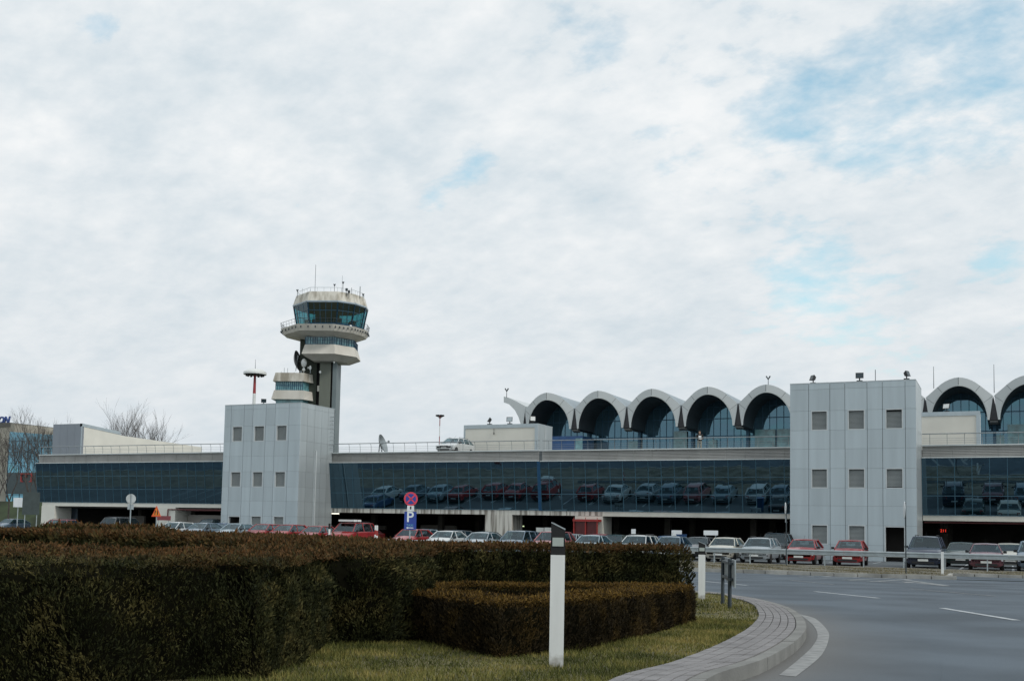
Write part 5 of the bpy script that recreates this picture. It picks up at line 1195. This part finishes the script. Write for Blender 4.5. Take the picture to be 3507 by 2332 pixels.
# orange roadworks triangle
D2 = 60; c_ = AT(536, 1752, D2); z0_ = g(c_.x, c_.y); r = empty('warning_sign', (c_.x, c_.y, z0_), 'orange triangular road narrows warning sign on a grey pole', 'road sign', rz=YAW)
zt_, zb__ = AT(536, 1731, D2).z-z0_, AT(536, 1768.5, D2).z-z0_; hw = 16.5*D2/F
b = MB(); b.prism([(-hw, zb__), (hw, zb__), (0, zt_)], -.01, .01); b.build('border', mat('sign_orange_red', (.75, .10, .03), .4), r)
b = MB(); b.prism([(-hw*.72, zb__+.07), (hw*.72, zb__+.07), (0, zt_-.14)], -.018, -.011); b.build('face', M['orange'], r)
b = MB(); b.prism([(-.10, zb__+.10), (-.06, zb__+.10), (-.03, zb__+.3), (-.05, zb__+.36), (-.08, zb__+.34)], -.024, -.019); b.prism([(.04, zb__+.10), (.08, zb__+.10), (.09, zb__+.2), (.06, zb__+.36), (.03, zb__+.3)], -.024, -.019); b.build('symbol', M['black'], r)
b = MB(); pole(b, 0, .05, 0, zt_-.2); b.build('pole', M['steel'], r)
def board(px0, px1, yt, yb_, D, label, m, nm='board', cat='sign', legs=2, grp=None, th=.04, legw=.03, yaw=YAW):
    c_ = AT((px0+px1)/2, yb_, D); z0_ = g(c_.x, c_.y)+rampz(c_.x, c_.y); w_ = (px1-px0)*D/F/2; t_ = AT((px0+px1)/2, yt, D).z-z0_; r = empty(nm, (c_.x, c_.y, z0_), label, cat, grp, yaw)
    b = MB(); b.box(-w_, w_, 0, th, c_.z-z0_, t_); b.build('panel', m, r)
    for k in range(legs):
        x = 0 if legs == 1 else (-w_*.7 if k == 0 else w_*.7); b = MB(); b.tube((x, th+legw, 0), (x, th+legw, (c_.z-z0_+t_)/2), legw, n=6); b.build('post', M['steel'], r)
    return r
board(45, 75, 1704, 1736, 70, 'small white square board on one pole at the far left', M['signwhite'], legs=1, nm='notice_board')
board(75, 133, 1685, 1762, 74, 'large dark grey board seen from behind at the left end of the car park', mat('board_back', (.065, .085, .085), .6, .2), nm='sign_board')
board(534, 584, 1766, 1781, 72, 'maroon board between the orange warning sign and the white column', M['maroon'], nm='sign_board')
for (x0_, x1_, yt, yb_, lb) in ((1836, 1862, 1806, 1822, 'left one of two grey boards behind the pink car'), (1864, 1887, 1806, 1822, 'right one of two grey boards behind the pink car'),
                              (2162, 2177, 1811, 1829, 'small white board above the white estate car'), (2300, 2335, 1815, 1834, 'white board behind the blue cars'), (2410, 2459, 1816, 1832, 'long white board behind the cream hatchback')):
    board(x0_, x1_, yt, yb_, 80 if x0_ < 2400 else 76, lb, M['signwhite'] if x0_ > 2000 else mat('grey_board', (.42, .45, .44), .6), nm='notice_board', grp='boards under the car park')
a = PY(2334, 1838, 70); r = empty('litter_bin', (a.x, 70, 0), 'blue bin between the parked cars', 'bin'); b = MB(); b.loft([[(-.22, -.2, 0), (.22, -.2, 0), (.22, .2, 0), (-.22, .2, 0)], [(-.27, -.25, 1.5), (.27, -.25, 1.5), (.27, .25, 1.5), (-.27, .25, 1.5)]]); b.build('body', M['bluepanel'], r); b = MB(); b.box(-.3, .3, -.28, .28, 1.5, 1.56); b.build('lid', M['bluepanel'], r)
# thin poles in front of the right tower
for (px, yb_, yt, D, lb) in ((2693, 1932, 1720, 58, 'thin pole with edge-on signs at the left corner of the right stair tower'), (3101, 1958, 1717, 50, 'thin pole with an edge-on sign in front of the right stair tower doorway')):
    c_ = AT(px, yt, D); z0_ = .02; r = empty('road_sign', (c_.x, c_.y, z0_), lb, 'road sign', 'thin sign poles'); h = c_.z-z0_
    b = MB(); pole(b, 0, 0, 0, h-.05, .03); b.build('pole', M['steel_dark'], r)
    dd = math.atan2(c_.y, c_.x); e1 = Vector((math.cos(dd), math.sin(dd), 0)); e2 = Vector((-e1.y, e1.x, 0))
    o = MB(); k = 58 if D < 55 else 40; hh = k*D/F/2; o.lathe((-.05, 0, h-hh), [(hh, -.012), (hh, .012)], 24, 'X'); ob = o.build('disc', M['signwhite'], r, smooth=40); ob.rotation_euler = (0, 0, dd-math.pi/2+.10)
    if D > 55: o = MB(); o.box(-.05, -.03, -.15, .15, h-2*hh-.45, h-2*hh-.1); ob = o.build('plate', M['steel'], r); ob.rotation_euler = (0, 0, dd-math.pi/2+.1)
for (px, D) in ((1285, 76), (1291, 68), (1128, 62)):
    a = AT(px, 1820, D); r = empty('bollard', (a.x, a.y, rampz(a.x, a.y)), {1285: 'red and white bollard deeper under the car park', 1291: 'red and white bollard right of the red van', 1128: 'black and white bollard before the red off-road car'}[px], 'bollard', 'striped bollards')
    for k in range(5): b = MB(); b.tube((0, 0, .32*k), (0, 0, .32*(k+1)), .06, n=8); b.build('band', M['red' if k % 2 else 'white'] if px != 1128 else M['black' if k != 3 else 'white'], r)

# ------------------------------------------------------------------ cars
def car_parts(kind):
    """local frame: nose at y=0 looking to -Y, length along +Y"""
    K = {'hatch': dict(L=3.85, W=1.66, H=1.44, hood=.94, belt=.93, y1=.92, y2=1.62, y3=3.0, y4=3.72, deck=.98, rear=.97),
         'sedan': dict(L=4.3, W=1.70, H=1.42, hood=.93, belt=.93, y1=1.08, y2=1.78, y3=2.95, y4=3.62, deck=1.0, rear=.98),
         'suv': dict(L=4.4, W=1.80, H=1.74, hood=1.08, belt=1.10, y1=1.02, y2=1.66, y3=3.85, y4=4.28, deck=1.1, rear=1.1),
         'estate': dict(L=4.4, W=1.72, H=1.47, hood=.92, belt=.95, y1=1.0, y2=1.72, y3=3.75, y4=4.26, deck=.99, rear=.98),
         'mpv': dict(L=4.2, W=1.74, H=1.60, hood=.98, belt=1.0, y1=.80, y2=1.58, y3=3.45, y4=4.05, deck=1.02, rear=1.0)}[kind]
    L_, W_, H_ = K['L'], K['W']/2, K['H']; P = {}
    b = MB(); st = []
    def sec(y, w, zb, zs, zt, cr=.025):
        return [(-w*.80, y, zb), (w*.80, y, zb), (w*.97, y, zb+.10), (w, y, zb+.30), (w, y, zs-.07), (w*.965, y, zs), (w*.80, y, zt), (0, y, zt+cr), (-w*.80, y, zt), (-w*.965, y, zs), (-w, y, zs-.07), (-w, y, zb+.30), (-w*.97, y, zb+.10)]
    hd, bt, dk = K['hood'], K['belt'], K['deck']
    for (y, w, zb, zs, zt) in ((0, .80, .30, .52, .58), (.06, .90, .22, .62, .68), (.20, .95, .20, hd-.27, hd-.19), (.45, .98, .20, hd-.18, hd-.11), (K['y1']-.05, 1.0, .20, bt-.06, hd+.0), (K['y1']+.05, 1.0, .20, bt-.04, hd+.03), (K['y1']+.3, 1.0, .20, bt, bt+.02), (K['y3'], 1.0, .20, bt+.02, bt+.05), (K['y4'], .99, .21, dk-.05, dk), (L_-.12, .96, .24, K['rear']-.10, K['rear']-.03), (L_-.02, .92, .30, .78, .86), (L_, .84, .34, .60, .70)):
        st.append(sec(y, W_*w, zb, min(zs, zt), zt))
    b.loft(st); 
    # roof, pillars
    wb, wr = W_*.93, W_*.71; zb0 = bt-.01
    A, B, C, D = (K['y1']+.02, zb0), (K['y2'], H_-.04), (K['y3'], H_-.05), (K['y4'], dk-.02)
    roof = []
    for (y, z, w) in ((B[0]-.02, B[1]-.02, wr*.95), (B[0]+.15, H_-.012, wr), ((B[0]+C[0])/2, H_, wr), (C[0]-.15, H_-.018, wr), (C[0]+.02, C[1]-.02, wr*.97)):
        roof.append([(-w, y, z-.035), (w, y, z-.035), (w*.97, y, z-.012), (w*.78, y, z+.002), (0, y, z+.02), (-w*.78, y, z+.002), (-w*.97, y, z-.012)])
    b.loft(roof)
    def bar(p, q, t=.035):
        b.tube(p, q, t, n=6)
    for s in (-1, 1):
        bar((s*wb, A[0], A[1]), (s*wr, B[0], B[1]-.02), .03); bar((s*wb, D[0], D[1]), (s*wr, C[0], C[1]-.02), .05 if kind != 'hatch' else .07)
        bar((s*wr, B[0], B[1]-.01), (s*wr, C[0], C[1]-.01), .03)
        yb = K['y1']+(K['y3']-K['y1'])*.52; bar((s*wb, yb, zb0), (s*wr, yb+.02, H_-.05), .032)
        if kind in ('estate', 'suv', 'mpv'): yb = K['y3']-.35; bar((s*wb, yb+.1, zb0), (s*wr, yb, H_-.05), .035)
    P['body'] = (b, 'paint', 40)
    i_ = .012
    gq = MB(); gq.quad((-wb+.03, A[0]+.0, A[1]), (wb-.03, A[0]+.0, A[1]), (wr-.01, B[0], B[1]-.02), (-wr+.01, B[0], B[1]-.02)); P['windscreen'] = (gq, 'cglass', None)
    gq = MB(); gq.quad((-wb+.03, D[0], D[1]), (wb-.03, D[0], D[1]), (wr-.01, C[0], C[1]-.02), (-wr+.01, C[0], C[1]-.02)); P['rear_window'] = (gq, 'cglass', None)
    gq = MB()
    for s in (-1, 1): gq.quad((s*(wb-i_), A[0], A[1]), (s*(wb-i_), D[0], D[1]), (s*(wr-i_), C[0], C[1]-.02), (s*(wr-i_), B[0], B[1]-.02))
    P['side_windows'] = (gq, 'cglass', None)
    t = MB(); yf = K['y1']+(K['y3']-K['y1'])*.44
    for s in (-1, 1):
        t.hexa([(s*.38-.24, yf, bt-.1), (s*.38+.24, yf, bt-.1), (s*.38+.24, yf+.12, bt-.1), (s*.38-.24, yf+.12, bt-.1)], [(s*.38-.19, yf+.10, H_-.32), (s*.38+.19, yf+.10, H_-.32), (s*.38+.19, yf+.18, H_-.32), (s*.38-.19, yf+.18, H_-.32)])
        t.box(s*.38-.12, s*.38+.12, yf+.12, yf+.2, H_-.30, H_-.14)
    t.box(-.62, .62, K['y3']-.25, K['y3']-.12, bt-.1, bt+.16); t.box(-.6, .6, K['y1']+.12, K['y1']+.3, bt-.06, bt+.05); t.box(-.10, .10, K['y2']+.02, K['y2']+.04, H_-.2, H_-.13)
    P['seats'] = (t, 'seat', None)
    t = MB(); t.box(-W_*.62, W_*.62, -.015, .02, .27, .38); t.box(-W_*.45, W_*.45, .005, .05, .56, .66); t.box(-W_*.93, W_*.93, .03, .10, .43, .475); P['grille'] = (t, 'trim', None)
    t = MB(); t.box(-W_*.80, W_*.80, L_-.03, L_+.012, .34, .46); P['rear_bumper_strip'] = (t, 'trim', None)
    for nm, m_, ys, zz, yy_ in (('headlight', 'lamp', .035, .60, -1), ('tail_light', 'tail', L_-.02, .80, 1)):
        P[nm] = ('pair', nm, m_, ys, zz, W_, yy_)
    t = MB(); t.box(-.26, .26, -.028, -.017, .40, .51); P['number_plate'] = (t, 'plate', None)
    t = MB(); t.box(-.26, .26, L_+.013, L_+.024, .50, .61); P['rear_number_plate'] = (t, 'plate', None)
    P['wheel'] = ('wheels', W_, .78, L_-.80, .30 if kind != 'suv' else .35)
    P['mirror'] = ('mirrors', W_, K['y1']+.35, bt+.04)
    t = MB(); t.tube((0, K['y2']+.25, H_), (0, K['y2']+.55, H_+.22), .006, n=4); P['aerial'] = (t, 'trim', None)
    if kind in ('suv', 'estate'):
        t = MB()
        for s in (-1, 1): t.path([(s*wr*.86, K['y2']+.15, H_-.01), (s*wr*.86, K['y2']+.25, H_+.05), (s*wr*.86, K['y3']-.25, H_+.05), (s*wr*.86, K['y3']-.1, H_-.02)], .018, 6)
        P['roof_rails'] = (t, 'trim', None)
    return P, K
PROTO = {}
PAINTS = {'white': (.62, .64, .64), 'cream': (.55, .53, .46), 'silver': (.36, .40, .43), 'red': (.33, .022, .024), 'darkred': (.10, .012, .014), 'maroon': (.14, .05, .07), 'blue': (.04, .09, .20), 'navy': (.018, .028, .06),
          'black': (.012, .013, .015), 'grey': (.12, .135, .15), 'darkgrey': (.035, .038, .042), 'green': (.025, .05, .045), 'steelblue': (.14, .20, .26), 'pink': (.40, .13, .14), 'paleblue': (.30, .38, .43)}
PM = {}
def add_car(kind, color, x, y, label, rz=0, z=None, extras=None):
    if color not in PM: PM[color] = carpaint(color, PAINTS[color])
    if z is None: z = g(x, y)+rampz(x, y)
    r = empty('parked_car', (x, y, z), label, 'car', 'parked cars', rz)
    if kind not in PROTO:
        P, K = car_parts(kind); ms = {}
        for nm, v in P.items():
            if isinstance(v[0], MB): o = v[0].build(nm, PM[color] if v[1] == 'paint' else M[v[1]], None, smooth=v[2]); ms[nm] = [(o.data, (0, -K['L']/2, 0), v[1])]; bpy.data.objects.remove(o)
            elif v[0] == 'pair':
                _, nm_, m_, ys, zz, W_, sg = v; t = MB()
                if sg < 0: t.hexa([(-.20, 0, -.07), (.16, .0, -.07), (.17, .02, .07), (-.20, 0, .05)], [(-.18, .12, -.06), (.17, .25, -.05), (.17, .25, .12), (-.18, .16, .09)])
                else: t.hexa([(-.13, .03, -.11), (.11, -.01, -.11), (.11, -.05, .12), (-.13, 0, .12)], [(-.13, -.2, -.11), (.13, -.2, -.11), (.12, -.2, .12), (-.13, -.2, .12)])
                o = t.build(nm_, M[m_]); me = o.data; bpy.data.objects.remove(o)
                t2 = MB(); t2.v = [(-a, c, d_) for a, c, d_ in t.v]; t2.f = t.f; t2.m = t.m; o = t2.build(nm_, M[m_]); me2 = o.data; bpy.data.objects.remove(o)
                ms[nm] = [(me, (W_*.76, ys-K['L']/2, zz), None), (me2, (-W_*.76, ys-K['L']/2, zz), None)]
            elif v[0] == 'wheels':
                _, W_, ya, yb, rr = v; t = MB(); t.lathe((0, 0, 0), [(rr*.66, -.09), (rr*.95, -.09), (rr, -.05), (rr, .05), (rr*.95, .09), (rr*.66, .09)], 20, 'X'); o = t.build('tyre', M['rubber'], smooth=50); me = o.data; bpy.data.objects.remove(o)
                t = MB(); t.lathe((0, 0, 0), [(rr*.2, .075), (rr*.64, .07)], 14, 'X'); t.lathe((0, 0, 0), [(rr*.64, -.07), (rr*.2, -.075)], 14, 'X'); t.lathe((0, 0, 0), [(rr*.67, -.085), (rr*.67, .085)], 20, 'X'); o = t.build('rim', M['rim'], smooth=50); me2 = o.data; bpy.data.objects.remove(o)
                ms['wheel'] = [(me, (sx*(W_-.085), yy_-K['L']/2, rr), me2) for sx in (-1, 1) for yy_ in (ya, yb)]
            else:
                _, W_, ym, zm_ = v; t = MB(); t.hexa([(-.09, -.04, -.06), (.09, -.04, -.06), (.08, -.05, .07), (-.09, -.05, .07)], [(-.08, .06, -.05), (.07, .06, -.05), (.07, .06, .06), (-.08, .06, .06)]); o = t.build('mirror', M['trim'], smooth=50); me = o.data; bpy.data.objects.remove(o)
                ms['mirror'] = [(me, (sx*(W_+.07), ym-K['L']/2, zm_), None) for sx in (-1, 1)]
        PROTO[kind] = (ms, K)
    ms, K = PROTO[kind]
    for nm, lst in ms.items():
        if nm == 'aerial' and color in ('darkgrey', 'grey'): continue
        for (me, lo, ex) in lst:
            o = bpy.data.objects.new(nm, me); COL.objects.link(o); o.parent = r; o.location = lo
            if ex == 'paint': o.material_slots[0].link = 'OBJECT'; o.material_slots[0].material = PM[color]
            if nm == 'wheel': q = bpy.data.objects.new('rim', ex); COL.objects.link(q); q.parent = o
            if nm == 'mirror' and color in ('silver',): o.material_slots[0].link = 'OBJECT'; o.material_slots[0].material = PM[color]
            if nm in ('number_plate', 'rear_number_plate'):
                pass
    # dark wheel arches
    return r
def carpos(px, Y): v = PY(px, 1850, Y-1.6 if Y < 72 else Y); return v.x
ROW = 64.8
CARS = [('hatch', 'red', 2738, 64.6, 'left one of the two bright red hatchbacks before the right stair tower', .0),
 ('hatch', 'red', 2900, 64.6, 'right one of the two bright red hatchbacks before the right stair tower', .03),
 ('suv', 'navy', 3166, 64.6, 'dark blue off-road car with roof rack beside the tower doorway', -.02),
 ('sedan', 'green', 3290, 69.5, 'dark green car half hidden behind the maroon one', 0),
 ('sedan', 'maroon', 3374, 63.8, 'dull maroon car in front of the right bay', .02),
 ('sedan', 'cream', 3459, 70.0, 'cream car farther back right of the maroon one', 0),
 ('mpv', 'steelblue', 3545, 64.6, 'blue car cut by the right edge of the picture', 0),
 ('hatch', 'cream', 2463, 64.8, 'cream hatchback at the left end of the visible crash barrier', 0),
 ('estate', 'silver', 2586, 64.8, 'silver estate car second from the left behind the crash barrier', .02),
 ('suv', 'black', 2660, 74.7, 'black off-road car in the shade behind the silver estate', 0),
 ('sedan', 'darkgrey', 2374, 68.5, 'dark car left of the cream hatchback', 0),
 ('estate', 'white', 2160, 64.4, 'white estate car with black roof rails behind the hedge', 0),
 ('sedan', 'green', 2108, 74.7, 'dark green car peeking out behind the white estate', 0),
 ('sedan', 'blue', 2290, 74.7, 'deep blue car behind the lighter blue one', 0),
 ('hatch', 'steelblue', 2275, 64.6, 'greyish blue hatchback right of the white estate', .02),
 ('sedan', 'paleblue', 1998, 64.6, 'pale silver blue car right of the tall marker post', 0),
 ('hatch', 'red', 2052, 74.7, 'red car deeper behind the pale silver blue one', 0),
 ('sedan', 'silver', 1955, 74.7, 'silver car just right of the tall marker post', 0),
 ('mpv', 'pink', 1862, 64.6, 'faded pink-red car left of the tall marker post', 0),
 ('mpv', 'steelblue', 1744, 64.8, 'steel blue people carrier in front of the stained column', 0),
 ('sedan', 'green', 1662, 74.7, 'dark green car behind the small silver saloon', 0),
 ('sedan', 'silver', 1616, 64.2, 'small silver saloon right of the white one', 0),
 ('hatch', 'grey', 1565, 74.7, 'grey car behind the gap between white and silver saloons', 0),
 ('sedan', 'white', 1493, 64.8, 'white saloon right of the taxi parking sign', 0),
 ('hatch', 'paleblue', 1447, 74.7, 'pale blue car behind the white saloon', 0),
 ('hatch', 'red', 1370, 64.8, 'rounded red hatchback under the taxi parking sign', 0),
 ('sedan', 'darkred', 1243, 74.7, 'dark red car behind the red off-road car', 0),
 ('suv', 'red', 1160, 64.6, 'red off-road car with a white roof bar', 0),
 ('sedan', 'red', 1043, 64.8, 'low red saloon in front of the left stair tower side', 0),
 ('hatch', 'red', 940, 64.8, 'bright red hatchback before the left stair tower', 0),
 ('sedan', 'red', 862, 66.2, 'red car with pale windscreen left of the bright red hatchback', 0),
 ('sedan', 'paleblue', 764, 66.0, 'pale blue saloon at the left edge of the left stair tower', 0),
 ('sedan', 'blue', 716, 70.5, 'blue car hidden behind the pale blue saloon', 0),
 ('suv', 'black', 722, 78.3, 'black car parked by the pale wall under the left wing', 0),
 ('sedan', 'steelblue', 648, 66.0, 'grey blue saloon right of the small white hatchback', 0),
 ('hatch', 'white', 552, 66.5, 'small white hatchback below the orange warning sign', 0),
 ('suv', 'darkgrey', 425, 72.5, 'dark grey off-road car seen from behind with a lit red tail light', math.pi),
 ('estate', 'pink', 228, 77, 'faded red car roof at the far left under the car park', math.pi/2),
 ('hatch', 'steelblue', 36, 84, 'small blue car at the far left edge', 0)]
cars = {}
for (k, c, px, Y, lb, rz) in CARS:
    cars[lb[:14]] = add_car(k, c, carpos(px, Y), Y, lb, rz)
rc = [q for q in COL.objects if q.get('label', '').startswith('red off-road car')][0]
b = MB(); b.box(-.62, .62, -.75, -.35, 1.80, 1.93); b.box(-.62, .62, -.25, .2, 1.80, 1.93); b.build('roof_bar', M['white'], rc)
# white car on the roof deck
add_car('estate', 'white', PY(1556, 1530, 85.4).x, 85.6, 'white car parked on the roof deck behind the railing', 0, z=ROOFZ+.28)
# ------------------------------------------------------------------ person on the roof
p_ = PY(2396, 1500, 83.3)
r = empty('person', (p_.x, 83.3, ROOFZ), 'person in a dark coat and pale trousers holding a white paper at the roof railing', 'person', rz=.35)
def skin(name, joints, edges, rad, m, parent):
    me = bpy.data.meshes.new(name); me.from_pydata(joints, edges, []); o = bpy.data.objects.new(name, me); COL.objects.link(o)
    sm = o.modifiers.new('skin', 'SKIN'); ss = o.modifiers.new('sub', 'SUBSURF'); ss.levels = ss.render_levels = 2
    if not me.skin_vertices: 
        bm = bmesh.new(); bm.from_mesh(me); bm.verts.layers.skin.verify(); bm.to_mesh(me); bm.free()
    for i, v in enumerate(me.skin_vertices[0].data): v.radius = rad[i] if isinstance(rad[i], tuple) else (rad[i], rad[i]); v.use_root = (i == 0)
    me.materials.append(m); bpy.context.view_layer.update()
    m2 = bpy.data.meshes.new_from_object(o.evaluated_get(bpy.context.evaluated_depsgraph_get())); bpy.data.objects.remove(o)
    m2.polygons.foreach_set('use_smooth', [True]*len(m2.polygons)); m2.materials.clear(); m2.materials.append(m)
    o = bpy.data.objects.new(name, m2); COL.objects.link(o); o.parent = parent; return o
J = [(0, 0, .98), (0, 0, 1.15), (0, 0, 1.38), (0, 0, 1.50), (0, -.01, 1.60), (0, -.015, 1.72), (.19, 0, 1.43), (.27, -.02, 1.15), (.16, -.22, 1.10), (-.19, 0, 1.43), (-.26, -.05, 1.16), (-.08, -.26, 1.14), (.09, 0, .93), (.10, 0, .50), (.10, .02, .09), (.11, -.12, .03), (-.09, 0, .93), (-.11, .02, .50), (-.12, .03, .09), (-.13, -.10, .03), (.10, -.30, 1.12), (-.02, -.33, 1.17)]
E_ = [(0, 1), (1, 2), (2, 3), (3, 4), (4, 5), (2, 6), (6, 7), (7, 8), (2, 9), (9, 10), (10, 11), (0, 12), (12, 13), (13, 14), (14, 15), (0, 16), (16, 17), (17, 18), (18, 19), (8, 20), (11, 21)]
rad = [(.09, .06), (.09, .06), (.10, .07), .055, .085, .075, .045, .035, .033, .045, .048, .033, .06, .045, .04, .035, .06, .045, .04, .035, .025, .025]
skin('body', J, E_, rad, M['skin'], r)
# clothes
skin('coat', [(0, 0, 1.1), (0, 0, 1.38), (0, 0, 1.45), (0, .01, .82), (.20, 0, 1.43), (.28, -.02, 1.15), (.17, -.20, 1.10), (-.20, 0, 1.43), (-.27, -.05, 1.16), (-.10, -.23, 1.14)], [(0, 1), (1, 2), (0, 3), (1, 4), (4, 5), (5, 6), (1, 7), (7, 8), (8, 9)],
     [(.19, .14), (.20, .14), (.10, .09), (.21, .16), .08, .066, .05, .08, .066, .05], M['coat'], r)
skin('trousers', [(0, 0, .95), (.09, 0, .9), (.10, 0, .5), (.10, .02, .1), (-.09, 0, .9), (-.11, .02, .5), (-.12, .03, .1)], [(0, 1), (1, 2), (2, 3), (0, 4), (4, 5), (5, 6)], [(.15, .11), .1, .078, .065, .1, .078, .065], M['trousers'], r)
b = MB(); b.lathe((0, .02, 1.66), [(.02, .13), (.07, .12), (.10, .06), (.105, 0), (.09, -.06), (.04, -.07)], 14); b.v = [(x, y+(.02 if z > 1.6 else .03), z) for x, y, z in b.v]; b.build('hair', M['hair'], r, smooth=60)
b = MB(); b.hexa([(-.10, -.36, 1.08), (.10, -.34, 1.06), (.11, -.335, 1.06), (-.10, -.352, 1.08)], [(-.11, -.32, 1.36), (.09, -.30, 1.34), (.10, -.295, 1.34), (-.11, -.312, 1.36)])
pr = b.build('paper', M['white']); pr.location = r.location; pr.rotation_euler = r.rotation_euler; tag(pr, 'white sheet of paper held by the person at the roof railing', 'paper')

S.cycles.max_bounces = 8; S.cycles.transparent_max_bounces = 8; S.cycles.use_denoising = True; S.cycles.caustics_reflective = False
S.cycles.sample_clamp_indirect = 4
